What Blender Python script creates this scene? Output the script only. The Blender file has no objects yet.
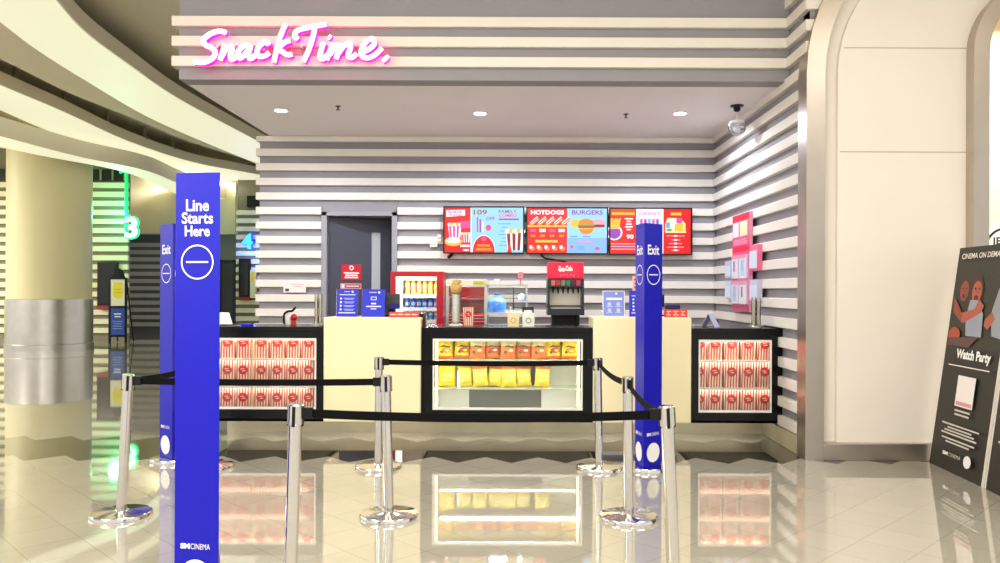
import bpy, bmesh, math, random
from mathutils import Vector, Matrix

SC = bpy.context.scene
COL = SC.collection
PI = math.pi
random.seed(7)

# ------------------------------------------------------------------ camera, world, exposure
F, CX, CY, H, ROLL = 800.0, 518.0, 290.0, 1.45, 0.004
cam_data = bpy.data.cameras.new('camera')
cam_data.sensor_width = 36.0
cam_data.lens = 36.0 * F / 1000.0
cam_data.shift_x = (500.0 - CX) / 1000.0
cam_data.shift_y = (CY - 281.5) / 1000.0
cam = bpy.data.objects.new('camera', cam_data)
COL.objects.link(cam)
cam.matrix_world = Matrix.Translation((0, 0, H)) @ Matrix.Rotation(PI / 2, 4, 'X') @ Matrix.Rotation(ROLL, 4, 'Z')
SC.camera = cam

SC.view_settings.view_transform = 'Standard'
SC.view_settings.look = 'None'
SC.view_settings.gamma = 1.0
SC.view_settings.use_curve_mapping = False
SC.view_settings.exposure = 0.12

world = bpy.data.worlds.new('mall_ambient')  # even world glow standing in for the hall's ambient light
SC.world = world
world.use_nodes = True
wn = world.node_tree.nodes['Background']
wn.inputs[0].default_value = (1.0, 0.975, 0.935, 1)
wn.inputs[1].default_value = 0.95


def lamp(name, kind, loc, energy, color=(1, 1, 1), size=0.2, size_y=None, rot=(0, 0, 0), spot=None):
    d = bpy.data.lights.new(name, kind)
    d.energy = energy
    d.color = color
    if kind == 'AREA':
        d.size = size
        if size_y:
            d.shape = 'RECTANGLE'
            d.size_y = size_y
    else:
        d.shadow_soft_size = size
    if spot:
        d.spot_size = spot
        d.spot_blend = 0.6
    o = bpy.data.objects.new(name, d)
    o.location = loc
    o.rotation_euler = rot
    COL.objects.link(o)
    return o


# unseen fill lamps added overhead, for the hall and the far lobby
for lx, ly, e in ((-6.0, 2.0, 210), (-0.5, 2.2, 300), (4.5, 2.0, 110), (-19.0, 9.0, 1100), (-18.5, 16, 1100)):
    lamp('hall_fill', 'AREA', (lx, ly, 4.9), e, (1.0, 0.95, 0.875), 2.6, 2.6)
for lx, ly, e in ((-6.5, -1.0, 420), (1.5, -1.5, 150)):
    lamp('ceiling_fill', 'POINT', (lx, ly, 3.3), e, (1.0, 0.95, 0.875), 0.3)  # point lamps added behind the viewer to lift the dark ceiling
lamp('corridor_fill', 'AREA', (-10.0, 24.4, 4.9), 380, (1.0, 0.96, 0.86), 0.9, 0.9, rot=(math.radians(8), 0, 0))  # added lamp, hidden by the line pillar, brightens bulkhead and shutter


# ------------------------------------------------------------------ helpers
def derot(px, py):
    u, v = px - CX, py - CY
    return u + ROLL * v, v - ROLL * u


def P(px, py, D):
    u, v = derot(px, py)
    return Vector((u / F * D, D, H - v / F * D))


def PX(px, D):
    return (px - CX) / F * D


def PZ(py, D, px=518.0):
    return H - (py - CY - ROLL * (px - CX)) / F * D


def on_plane(px, py, z):
    u, v = derot(px, py)
    D = (z - H) * F / (-v)
    return Vector((u / F * D, D, z))


def lin(c):
    return c / 12.92 if c <= 0.04045 else ((c + 0.055) / 1.055) ** 2.4


def rgb(*c):
    return tuple(lin(x / 255.0) for x in c) + (1.0,)


MATS = {}


def mat(name, col, rough=0.5, metal=0.0, emit=0.0, spec=0.5, noise=0.0, scale=20.0, coat=0.0, emit_col=None):
    if name in MATS:
        return MATS[name]
    m = bpy.data.materials.new(name)
    m.use_nodes = True
    nt = m.node_tree
    b = nt.nodes['Principled BSDF']
    b.inputs['Base Color'].default_value = col
    b.inputs['Roughness'].default_value = rough
    b.inputs['Metallic'].default_value = metal
    b.inputs['Specular IOR Level'].default_value = spec
    b.inputs['Coat Weight'].default_value = coat
    if emit:
        b.inputs['Emission Color'].default_value = emit_col or col
        b.inputs['Emission Strength'].default_value = emit
    if noise:
        tc = nt.nodes.new('ShaderNodeTexCoord')
        n = nt.nodes.new('ShaderNodeTexNoise')
        n.inputs['Scale'].default_value = scale
        n.inputs['Detail'].default_value = 4
        nt.links.new(tc.outputs['Object'], n.inputs['Vector'])
        r = nt.nodes.new('ShaderNodeValToRGB')
        r.color_ramp.elements[0].position = 0.3
        r.color_ramp.elements[1].position = 0.7
        r.color_ramp.elements[0].color = tuple(x * (1 - noise) for x in col[:3]) + (1,)
        r.color_ramp.elements[1].color = tuple(min(1, x * (1 + noise)) for x in col[:3]) + (1,)
        nt.links.new(n.outputs['Fac'], r.inputs['Fac'])
        nt.links.new(r.outputs['Color'], b.inputs['Base Color'])
    MATS[name] = m
    return m


def ink(r, g, b):
    return mat('print_%02x%02x%02x' % (r, g, b), rgb(r, g, b), 0.45)


def px_light(r, g, b, e=1.0):
    return mat('screen_%02x%02x%02x_%d' % (r, g, b, int(e * 10)), rgb(0, 0, 0), 0.3, emit=e, emit_col=rgb(r, g, b))


def glass_mat(name, tint, fac, rough=0.02):
    if name in MATS:
        return MATS[name]
    m = bpy.data.materials.new(name)
    m.use_nodes = True
    nt = m.node_tree
    nt.nodes.remove(nt.nodes['Principled BSDF'])
    t = nt.nodes.new('ShaderNodeBsdfTransparent')
    t.inputs[0].default_value = tint
    g = nt.nodes.new('ShaderNodeBsdfGlossy')
    g.inputs['Roughness'].default_value = rough
    lw = nt.nodes.new('ShaderNodeFresnel')
    lw.inputs[0].default_value = 1.45
    mu = nt.nodes.new('ShaderNodeMath')
    mu.operation = 'MULTIPLY'
    mu.inputs[1].default_value = fac
    nt.links.new(lw.outputs[0], mu.inputs[0])
    mx = nt.nodes.new('ShaderNodeMixShader')
    nt.links.new(mu.outputs[0], mx.inputs[0])
    nt.links.new(t.outputs[0], mx.inputs[1])
    nt.links.new(g.outputs[0], mx.inputs[2])
    nt.links.new(mx.outputs[0], nt.nodes['Material Output'].inputs[0])
    MATS[name] = m
    return m


def wloc(o):
    v = Vector((0, 0, 0))
    while o is not None:
        v = v + o.location
        o = o.parent
    return v


class MB:
    """Collects shapes, then links them as one mesh object."""

    def __init__(self):
        self.bm = bmesh.new()
        self.mats = []

    def mi(self, m):
        if m is None:
            return 0
        if m not in self.mats:
            self.mats.append(m)
        return self.mats.index(m)

    def face(self, pts, m=None, smooth=False):
        vs = [self.bm.verts.new(p) for p in pts]
        try:
            f = self.bm.faces.new(vs)
        except ValueError:
            return
        f.material_index = self.mi(m)
        f.smooth = smooth
        return f

    def box(self, x0, x1, y0, y1, z0, z1, m=None, M=None):
        c = [Vector(p) for p in ((x0, y0, z0), (x1, y0, z0), (x1, y1, z0), (x0, y1, z0),
                                 (x0, y0, z1), (x1, y0, z1), (x1, y1, z1), (x0, y1, z1))]
        if M:
            c = [M @ p for p in c]
        v = [self.bm.verts.new(p) for p in c]
        i = self.mi(m)
        for q in ((0, 3, 2, 1), (4, 5, 6, 7), (0, 1, 5, 4), (1, 2, 6, 5), (2, 3, 7, 6), (3, 0, 4, 7)):
            f = self.bm.faces.new([v[k] for k in q])
            f.material_index = i
        return self

    def prism(self, poly, h0, h1, m=None, axis='Z', M=None):
        """poly (a,b) extruded along an axis."""
        def mk(a, b, h):
            p = {'Z': (a, b, h), 'Y': (a, h, b), 'X': (h, a, b)}[axis]
            p = Vector(p)
            return M @ p if M else p
        lo = [self.bm.verts.new(mk(a, b, h0)) for a, b in poly]
        hi = [self.bm.verts.new(mk(a, b, h1)) for a, b in poly]
        i = self.mi(m)
        n = len(poly)
        fs = [self.bm.faces.new(lo[::-1]), self.bm.faces.new(hi)]
        for k in range(n):
            fs.append(self.bm.faces.new((lo[k], lo[(k + 1) % n], hi[(k + 1) % n], hi[k])))
        for f in fs:
            f.material_index = i
        return self

    def lathe(self, prof, cx=0, cy=0, n=32, m=None, M=None, smooth=True):
        """prof: list of (r, z) turned about the vertical through cx, cy."""
        rings = []
        for r, z in prof:
            ring = []
            for k in range(n):
                a = 2 * PI * k / n
                p = Vector((cx + r * math.cos(a), cy + r * math.sin(a), z))
                ring.append(self.bm.verts.new(M @ p if M else p))
            rings.append(ring)
        i = self.mi(m)
        for a, b in zip(rings, rings[1:]):
            for k in range(n):
                f = self.bm.faces.new((a[k], a[(k + 1) % n], b[(k + 1) % n], b[k]))
                f.material_index = i
                f.smooth = smooth
        for ring, flip in ((rings[0], True), (rings[-1], False)):
            f = self.bm.faces.new(ring[::-1] if flip else ring)
            f.material_index = i
        return self

    def tube(self, pts, ra, rb=None, n=10, m=None, up=Vector((0, -1, 0))):
        """sweep an ellipse (ra across, rb along 'up') along pts."""
        rb = rb or ra
        pts = [Vector(p) for p in pts]
        rings = []
        for k, p in enumerate(pts):
            t = (pts[min(k + 1, len(pts) - 1)] - pts[max(k - 1, 0)]).normalized()
            u = up - t * up.dot(t)
            if u.length < 1e-4:
                u = Vector((1, 0, 0)) - t * t.x
            u.normalize()
            s = t.cross(u)
            rings.append([self.bm.verts.new(p + s * ra * math.cos(2 * PI * j / n) + u * rb * math.sin(2 * PI * j / n)) for j in range(n)])
        i = self.mi(m)
        for a, b in zip(rings, rings[1:]):
            for k in range(n):
                f = self.bm.faces.new((a[k], a[(k + 1) % n], b[(k + 1) % n], b[k]))
                f.material_index = i
                f.smooth = True
        for ring in (rings[0][::-1], rings[-1]):
            self.bm.faces.new(ring).material_index = i
        return self

    def strip(self, left, right, m=None, smooth=False):
        """quads between two polylines."""
        a = [self.bm.verts.new(p) for p in left]
        b = [self.bm.verts.new(p) for p in right]
        i = self.mi(m)
        for k in range(len(a) - 1):
            f = self.bm.faces.new((a[k], a[k + 1], b[k + 1], b[k]))
            f.material_index = i
            f.smooth = smooth
        return self

    def ball(self, c, r, m=None, sx=1, sy=1, sz=1, seg=16, rings=10):
        M = Matrix.Translation(c) @ Matrix.Diagonal((sx, sy, sz, 1))
        i = self.mi(m)
        ret = bmesh.ops.create_uvsphere(self.bm, u_segments=seg, v_segments=rings, radius=r, matrix=M)
        for f in {f for v in ret['verts'] for f in v.link_faces}:
            f.material_index = i
            f.smooth = True
        return self

    def build(self, name, m=None, parent=None, local=False, bevel=0.0, segs=2, kind=None, fix=True):
        if parent is not None and not local:
            bmesh.ops.translate(self.bm, verts=self.bm.verts, vec=-wloc(parent))
        if fix:
            bmesh.ops.recalc_face_normals(self.bm, faces=self.bm.faces)
        me = bpy.data.meshes.new(name)
        self.bm.to_mesh(me)
        self.bm.free()
        me.set_sharp_from_angle(angle=math.radians(38))
        ms = self.mats or ([m] if m else [])
        for x in ms:
            me.materials.append(x)
        o = bpy.data.objects.new(name, me)
        COL.objects.link(o)
        if parent is not None:
            o.parent = parent
        if bevel:
            md = o.modifiers.new('edge', 'BEVEL')
            md.width = bevel
            md.segments = segs
            md.limit_method = 'ANGLE'
            md.angle_limit = math.radians(40)
        if kind:
            o['kind'] = kind
        return o


def tag(o, label, cat, group=None):
    o['label'] = label
    o['category'] = cat
    if group:
        o['group'] = group
    return o


def thing(name, label, cat, loc, group=None, rz=0.0):
    o = bpy.data.objects.new(name, None)
    o.empty_display_size = 0.1
    o.location = loc
    o.rotation_euler = (0, 0, rz)
    COL.objects.link(o)
    return tag(o, label, cat, group)


def copy_thing(src, loc, label, rz=None, group=None):
    r = src.copy()
    COL.objects.link(r)
    r.location = loc
    if rz is not None:
        r.rotation_euler = (0, 0, rz)
    r['label'] = label
    if group:
        r['group'] = group
    for ch in list(src.children):
        c = ch.copy()
        COL.objects.link(c)
        c.parent = r
        for g in list(ch.children):
            d = g.copy()
            COL.objects.link(d)
            d.parent = c
    return r


_TXT = {}


def text_mesh(s, bold=0.0):
    key = (s, bold)
    if key in _TXT:
        return _TXT[key]
    cu = bpy.data.curves.new('lettering', 'FONT')
    cu.body = s
    cu.size = 1.0
    cu.resolution_u = 3
    cu.offset = bold
    cu.fill_mode = 'FRONT'
    ob = bpy.data.objects.new('lettering', cu)
    COL.objects.link(ob)
    dg = bpy.context.evaluated_depsgraph_get()
    me = bpy.data.meshes.new_from_object(ob.evaluated_get(dg))
    vs = [(v.co.x, v.co.y) for v in me.vertices]
    fs = [tuple(p.vertices) for p in me.polygons]
    bpy.data.meshes.remove(me)
    bpy.data.objects.remove(ob)
    bpy.data.curves.remove(cu)
    xs = [v[0] for v in vs]
    ys = [v[1] for v in vs]
    x0, x1, y0, y1 = min(xs), max(xs), min(ys), max(ys)
    vs = [((x - x0) / (x1 - x0), (y - y0) / (y1 - y0)) for x, y in vs]
    _TXT[key] = (vs, fs)
    return _TXT[key]


class Art:
    """Flat print laid on a plane: local x, y in metres, stacked in thin layers."""

    def __init__(self, M, step=0.0006):
        self.M = M
        self.mb = MB()
        self.k = 1
        self.step = step

    def _p(self, x, y):
        return self.M @ Vector((x, y, self.k * self.step))

    def poly(self, pts, m):
        self.mb.face([self._p(x, y) for x, y in pts], m)
        self.k += 1

    def rect(self, x0, y0, x1, y1, m):
        self.poly([(x0, y0), (x1, y0), (x1, y1), (x0, y1)], m)

    def ell(self, cx, cy, rx, ry, m, n=28, a0=0, a1=2 * PI):
        full = abs(a1 - a0 - 2 * PI) < 1e-6
        k = n if full else n + 1
        self.poly([(cx + rx * math.cos(a0 + (a1 - a0) * i / n), cy + ry * math.sin(a0 + (a1 - a0) * i / n)) for i in range(k)], m)

    def ring(self, cx, cy, r, w, m, n=40):
        o = [(cx + r * math.cos(2 * PI * i / n), cy + r * math.sin(2 * PI * i / n)) for i in range(n + 1)]
        q = [(cx + (r - w) * math.cos(2 * PI * i / n), cy + (r - w) * math.sin(2 * PI * i / n)) for i in range(n + 1)]
        self.mb.strip([self._p(*p) for p in o], [self._p(*p) for p in q], m)
        self.k += 1

    def text(self, s, x0, y0, x1, y1, m, bold=0.0):
        vs, fs = text_mesh(s, bold)
        i = self.mb.mi(m)
        bv = [self.mb.bm.verts.new(self._p(x0 + (x1 - x0) * a, y0 + (y1 - y0) * b)) for a, b in vs]
        for f in fs:
            try:
                self.mb.bm.faces.new([bv[k] for k in f]).material_index = i
            except ValueError:
                pass
        self.k += 1

    def lines(self, x0, x1, ys, h, m, jag=0.0):
        for n, y in enumerate(ys):
            d = jag * (x1 - x0) * ((n * 37 % 10) / 10.0)
            self.rect(x0 + d / 2, y - h / 2, x1 - d / 2, y + h / 2, m)

    def build(self, name, parent, local=False):
        return self.mb.build(name, None, parent, local=local, fix=False)


def plane(o, xdir=(1, 0, 0), ydir=(0, 0, 1)):
    x = Vector(xdir).normalized()
    y = Vector(ydir).normalized()
    z = x.cross(y)
    return Matrix(((x.x, y.x, z.x, o[0]), (x.y, y.y, z.y, o[1]), (x.z, y.z, z.z, o[2]), (0, 0, 0, 1)))


def smooth_path(pts, n=6):
    out = []
    pts = [Vector(p) for p in pts]
    for k in range(len(pts) - 1):
        p0, p1, p2, p3 = pts[max(k - 1, 0)], pts[k], pts[k + 1], pts[min(k + 2, len(pts) - 1)]
        for j in range(n):
            t = j / n
            out.append(0.5 * ((2 * p1) + (p2 - p0) * t + (2 * p0 - 5 * p1 + 4 * p2 - p3) * t * t + (3 * p1 - p0 - 3 * p2 + p3) * t ** 3))
    out.append(pts[-1])
    return out


ORD = ['first', 'second', 'third', 'fourth', 'fifth', 'sixth', 'seventh', 'eighth', 'ninth', 'tenth']

# ------------------------------------------------------------------ materials
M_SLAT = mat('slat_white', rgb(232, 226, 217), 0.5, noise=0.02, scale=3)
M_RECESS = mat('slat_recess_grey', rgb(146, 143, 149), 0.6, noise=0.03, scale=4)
M_CEIL = mat('ceiling_paint', rgb(240, 235, 236), 0.7, noise=0.015, scale=1.5)
M_SOFFIT = mat('soffit_beige', rgb(232, 224, 200), 0.7, noise=0.02, scale=1.0)
M_PANEL = mat('portal_panel', rgb(232, 224, 213), 0.35, noise=0.015, scale=0.8)
M_STEEL = mat('brushed_steel', rgb(200, 196, 190), 0.33, 1.0, noise=0.05, scale=6)
M_STEEL2 = mat('satin_steel', rgb(188, 178, 166), 0.34, 1.0, noise=0.06, scale=3)
M_PLINTH = mat('plinth_steel', rgb(200, 190, 162), 0.35, 0.25, noise=0.08, scale=4)
M_CHROME = mat('polished_chrome', rgb(222, 218, 212), 0.13, 1.0)
M_BLACK = mat('black_laminate', rgb(5, 5, 6), 0.25, spec=0.3, noise=0.1, scale=10)
M_BLACKP = mat('black_plastic', rgb(10, 10, 11), 0.4, spec=0.3)
M_BELT = mat('black_webbing', rgb(5, 5, 6), 0.8, spec=0.15, noise=0.15, scale=200)
M_CREAM = mat('cream_laminate', rgb(248, 236, 192), 0.35, noise=0.015, scale=3)
M_BLUE = mat('kiosk_blue', rgb(8, 8, 182), 0.42, spec=0.4)
M_WHITE = ink(248, 248, 248)
M_WPAINT = mat('white_paint', rgb(240, 238, 232), 0.4)
M_DOOR = mat('door_grey', rgb(66, 69, 84), 0.5, noise=0.03, scale=3)
M_RED = mat('red_enamel', rgb(190, 14, 30), 0.3)
M_GLASS = glass_mat('clear_glass', (0.97, 0.98, 0.97, 1), 0.9)
M_ACRYL = glass_mat('clear_acrylic', (0.95, 0.95, 0.94, 1), 1.3, 0.08)
M_LED = mat('led_warm', rgb(255, 236, 190), 0.5, emit=5.0, emit_col=rgb(255, 232, 180))
M_LEDW = mat('led_white', rgb(255, 250, 240), 0.5, emit=2.2, emit_col=rgb(255, 246, 228))
M_COVE = mat('stretch_ceiling_light', rgb(120, 118, 104), 0.5, emit=0.74, emit_col=rgb(255, 251, 214))
M_DOWN = mat('downlight_lens', rgb(255, 255, 255), 0.5, emit=14.0, emit_col=rgb(235, 240, 255))


def floor_material():
    m = bpy.data.materials.new('polished_diamond_tile')
    m.use_nodes = True
    nt = m.node_tree
    b = nt.nodes['Principled BSDF']
    L = nt.links.new

    def N(op, a, b_=None):
        n = nt.nodes.new('ShaderNodeMath')
        n.operation = op
        for k, x in enumerate((a, b_)):
            if x is None:
                continue
            if isinstance(x, (int, float)):
                n.inputs[k].default_value = x
            else:
                L(x, n.inputs[k])
        return n.outputs[0]
    g = nt.nodes.new('ShaderNodeNewGeometry')
    s = nt.nodes.new('ShaderNodeSeparateXYZ')
    L(g.outputs['Position'], s.inputs[0])
    dg = 0.455
    dx = N('SUBTRACT', s.outputs[0], -2.55)
    dy = N('SUBTRACT', s.outputs[1], 7.62)
    p = N('ADD', N('DIVIDE', N('ADD', dx, dy), dg), 0.5)
    q = N('ADD', N('DIVIDE', N('SUBTRACT', dx, dy), dg), 0.5)
    i, j = N('FLOOR', p), N('FLOOR', q)
    row = N('SUBTRACT', i, j)
    dark = N('MULTIPLY', N('LESS_THAN', row, 0.5), N('GREATER_THAN', row, -3.5))
    ea = N('ABSOLUTE', N('SUBTRACT', N('FRACT', p), 0.5))
    eb = N('ABSOLUTE', N('SUBTRACT', N('FRACT', q), 0.5))
    joint = N('GREATER_THAN', N('MAXIMUM', ea, eb), 0.4935)
    wnz = nt.nodes.new('ShaderNodeTexWhiteNoise')
    cb = nt.nodes.new('ShaderNodeCombineXYZ')
    L(i, cb.inputs[0])
    L(j, cb.inputs[1])
    L(cb.outputs[0], wnz.inputs['Vector'])
    nz = nt.nodes.new('ShaderNodeTexNoise')
    nz.inputs['Scale'].default_value = 2.0
    L(g.outputs['Position'], nz.inputs['Vector'])
    mx = nt.nodes.new('ShaderNodeMix')
    mx.data_type = 'RGBA'
    L(dark, mx.inputs[0])
    mx.inputs[6].default_value = rgb(172, 167, 151)
    mx.inputs[7].default_value = rgb(60, 56, 48)
    mj = nt.nodes.new('ShaderNodeMix')
    mj.data_type = 'RGBA'
    L(N('MULTIPLY', joint, 0.45), mj.inputs[0])
    L(mx.outputs[2], mj.inputs[6])
    mj.inputs[7].default_value = rgb(90, 84, 70)
    hs = nt.nodes.new('ShaderNodeHueSaturation')
    L(mj.outputs[2], hs.inputs['Color'])
    L(N('ADD', N('ADD', N('MULTIPLY', wnz.outputs[0], 0.06), 0.92), N('MULTIPLY', nz.outputs[0], 0.08)), hs.inputs['Value'])
    L(hs.outputs[0], b.inputs['Base Color'])
    b.inputs['Roughness'].default_value = 0.04
    b.inputs['IOR'].default_value = 1.7
    b.inputs['Coat Weight'].default_value = 0.6
    b.inputs['Coat Roughness'].default_value = 0.02
    return m


# ------------------------------------------------------------------ room shell
mb = MB()
mb.box(-26, 12, -8, 34, -0.1, 0.0)
mb.build('floor', floor_material(), kind='structure')

mb = MB()
mb.box(-26, 12, -3, 34, 5.3, 5.4)
mb.build('ceiling', M_SOFFIT, kind='structure')

DW = 10.18           # slat faces of the back wall
XR = 2.476           # slat faces of the right wall
REC = 0.05           # slats stand this far proud
PITCH, SH, Z0 = 0.1855, 0.094, 3.33
XL = PX(258, DW)     # free left end of the back wall
slat_z = [Z0 - PITCH * k for k in range(-12, 18)]     # bottoms
doorx0, doorx1, doorz = PX(321, DW), PX(397, DW), PZ(212.5, DW)

mb = MB()
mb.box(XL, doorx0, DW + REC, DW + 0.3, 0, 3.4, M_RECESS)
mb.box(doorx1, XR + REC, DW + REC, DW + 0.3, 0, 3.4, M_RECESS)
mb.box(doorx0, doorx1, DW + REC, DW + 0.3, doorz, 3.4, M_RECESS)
for z in slat_z:
    if z > 3.38 or z < 0.1:
        continue
    zt = min(z + SH, 3.399)
    if z > doorz - 0.02:
        mb.box(XL - 0.035, XR + 0.01, DW, DW + 0.34, z, zt, M_SLAT)
    else:
        mb.box(XL - 0.035, doorx0, DW, DW + REC + 0.01, z, zt, M_SLAT)
        mb.box(XL - 0.035, XL, DW + REC, DW + 0.34, z, zt, M_SLAT)
        mb.box(doorx1, XR + 0.01, DW, DW + REC + 0.01, z, zt, M_SLAT)
mb.build('wall_back', kind='structure', bevel=0.004, segs=1)

mb = MB()
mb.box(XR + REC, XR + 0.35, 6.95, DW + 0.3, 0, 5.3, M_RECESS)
for z in slat_z:
    if z > 4.2 or z < 0.1:
        continue
    ze = 7.41 if z > 3.38 else DW + 0.01
    if z > 3.38:
        mb.box(XR, XR + REC + 0.01, 6.95, ze + 0.1, z, z + SH, M_SLAT)
    elif z < 1.0:
        mb.box(XR, XR + REC + 0.01, 6.95, 7.62, z, z + SH, M_SLAT)
    else:
        mb.box(XR, XR + REC + 0.01, 6.95, DW + 0.01, z, z + SH, M_SLAT)
mb.build('wall_right', kind='structure', bevel=0.004, segs=1)

mb = MB()
mb.box(XR - 0.0, XR + REC + 0.02, 6.96, 8.2, 0.0, 0.165)
mb.build('baseboard_right', M_PLINTH, kind='structure', bevel=0.004)

# bulkhead with the sign, and the lowered shop ceiling
DF = 7.46
xf0 = PX(178, DF)
mb = MB()
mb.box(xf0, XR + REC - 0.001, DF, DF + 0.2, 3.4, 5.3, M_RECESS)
for z in slat_z:
    if 3.45 < z < 3.95:
        mb.box(xf0 - REC if z < 4.0 else xf0, XR + 0.005, DF - REC, DF + 0.01, z, z + SH, M_SLAT)
        mb.box(xf0 - REC, xf0, DF, DF + 0.2, z, z + SH, M_SLAT)
mb.build('wall_fascia', kind='structure', bevel=0.004, segs=1)

mb = MB()
mb.box(xf0 + 0.002, XR + REC - 0.002, DF + 0.003, DW + 0.29, 3.401, 3.46)
mb.build('ceiling_shop', M_CEIL, kind='structure')

# portal wall at the right: metal arch, white infill panel, inner arch
DP = 6.9


def arch_path(x0, zc, r, ztop=5.3, foot=0.0):
    pts = [(x0, foot), (x0, zc)]
    for k in range(1, 13):
        a = math.pi - (PI / 2) * k / 12
        pts.append((x0 + r + r * math.cos(a), zc + r * math.sin(a)))
    return pts


xa0, xa1, xa2, xa3 = PX(806, 6.85), PX(824.5, 6.85), PX(837, DP), PX(972, 6.8)
out_l = arch_path(xa0, 3.32, 1.5)
out_r = arch_path(xa1, 3.32, 1.33)
pan_l = arch_path(xa2, 3.32, 1.20)


def band(mb, a, b, y0, y1, m):
    """frame between two arch outlines with front, inner and outer faces."""
    A0 = [Vector((x, y0, z)) for x, z in a]
    A1 = [Vector((x, y1, z)) for x, z in a]
    B0 = [Vector((x, y0, z)) for x, z in b]
    B1 = [Vector((x, y1, z)) for x, z in b]
    mb.strip(A0, B0, m)
    mb.strip(A1, A0, m)
    mb.strip(B0, B1, m)


mb = MB()
band(mb, out_l, out_r, 6.85, 7.06, M_STEEL2)
mb.build('trim_1', kind='structure')
mb = MB()
band(mb, out_r, pan_l, 6.942, 7.06, M_PANEL)
mb.build('trim_2', kind='structure')
# white infill panel (with two horizontal joints), ends where the inner arch begins
inn_l = arch_path(xa3, 3.50, 0.62)
inn_r = arch_path(xa3 + 0.135, 3.50, 0.485)
mb = MB()
zt = pan_l[-1][1]
outline = [(x, max(z, 0.147)) for x, z in pan_l] + [(10.0, zt), (10.0, inn_l[-1][1])] + [(x, max(z, 0.147)) for x, z in inn_l[::-1]]
mb.prism(outline, DP, DP + 0.16, M_PANEL, axis='Y')
for yj in (48, 152):
    zj = PZ(yj, DP, 900)
    mb.box(xa2 + (0.02 if yj > 100 else 0.05), xa3, DP - 0.0012, DP + 0.01, zj - 0.004, zj + 0.004, mat('panel_joint', rgb(170, 160, 145), 0.6))
mb.build('wall_portal', kind='structure')
mb = MB()
pts = [(x, z) for x, z in out_l[1:]] + [(10.0, out_l[-1][1]), (10, 5.3), (XR, 5.3), (XR, 3.32)]
mb.prism([(XR + REC, 3.6)] + [p for p in out_l[2:] if p[0] > XR + REC + 0.002] + [(10, out_l[-1][1]), (10, 5.3), (XR + REC, 5.3)], 6.94, 7.1, M_RECESS, axis='Y')
for z in slat_z:
    if 3.35 < z < 4.2:
        zz = z + SH / 2
        xe = min((x for x, q in out_l if q > zz), default=XR + 0.3) if zz > 3.32 else XR
        k = max(0.0, zz - 3.32)
        xe = xa0 + 1.5 - math.sqrt(max(0.0, 1.5 ** 2 - k * k)) + 0.02
        mb.box(XR - 0.0005, max(xe, XR + 0.005), 6.90, 6.945, z, z + SH, M_SLAT)
mb.build('wall_portal_top', kind='structure')
mb = MB()
band(mb, inn_l, inn_r, 6.78, 7.1, M_STEEL2)
mb.build('trim_3', kind='structure')
mb = MB()
mb.box(xa1, xa3 + 0.02, 6.84, 6.98, 0, 0.147)
mb.build('baseboard_portal', M_STEEL2, kind='structure', bevel=0.004)
# lit space behind the inner arch
M_WARM = mat('warm_wall', rgb(244, 226, 196), 0.6, noise=0.03, scale=0.8)
mb = MB()
mb.box(3.2, 11, 9.6, 9.7, 0, 5.3)
mb.build('wall_inner', M_WARM, kind='structure')
mb = MB()
mb.box(XR + 0.35, XR + 0.45, 7.06, 9.7, 0, 5.3)
mb.build('wall_inner_side', M_WARM, kind='structure')
lamp('inner_light', 'AREA', (6.0, 8.4, 4.6), 190, (1.0, 0.9, 0.74), 1.5, 1.5)

# cove lights of the mall ceiling: three curved luminous strips with lips
ZC = 4.8


def extend(pts, near=3, far=2):
    pts = list(pts)
    d = (pts[0] - pts[1]).normalized()
    d.x += 0.03
    head = [pts[0] + d * 2.2 * k for k in range(near, 0, -1)]
    e = (pts[-1] - pts[-2]).normalized()
    tail = [pts[-1] + e * 2.5 * k for k in range(1, far + 1)]
    return smooth_path(head + pts + tail, 4)


def curve_z(px, z):
    return extend([on_plane(x, y, z) for x, y in px])


A_up = curve_z([(56, 0), (85, 32), (128, 64), (179, 99), (250, 137)], ZC)
A_lo = curve_z([(0, 22), (41.5, 53), (89.5, 83), (144, 115), (192, 137), (250, 161)], ZC)
A_sof = curve_z([(0, 59), (21, 69), (69, 93), (112, 110), (149, 125), (177, 137), (215, 150), (255, 162)], ZC)
B_up = curve_z([(0, 85), (64, 112), (128, 141), (192, 162), (250, 173)], ZC)
B_lo = curve_z([(0, 110), (64, 137), (144, 163), (192, 174), (235, 181)], ZC)
ZC3 = 4.3
C_up = curve_z([(0, 136), (80, 157), (144, 170), (180, 184), (225, 199), (256, 207)], ZC3)
C_lo = curve_z([(0, 147), (48, 157), (128, 173), (176, 194), (215, 206), (250, 215)], ZC3)


def resample(pts, n=60):
    ls = [0]
    for a, b in zip(pts, pts[1:]):
        ls.append(ls[-1] + (b - a).length)
    out = []
    for k in range(n + 1):
        s = ls[-1] * k / n
        j = 0
        while j < len(ls) - 2 and ls[j + 1] < s:
            j += 1
        t = (s - ls[j]) / max(ls[j + 1] - ls[j], 1e-6)
        out.append(pts[j].lerp(pts[j + 1], min(max(t, 0), 1)))
    return out


A_up, A_lo, A_sof, B_up, B_lo, C_up, C_lo = [resample(c) for c in (A_up, A_lo, A_sof, B_up, B_lo, C_up, C_lo)]


def shift(c, dz, dx=0.0):
    return [p + Vector((dx, 0, dz)) for p in c]


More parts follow.
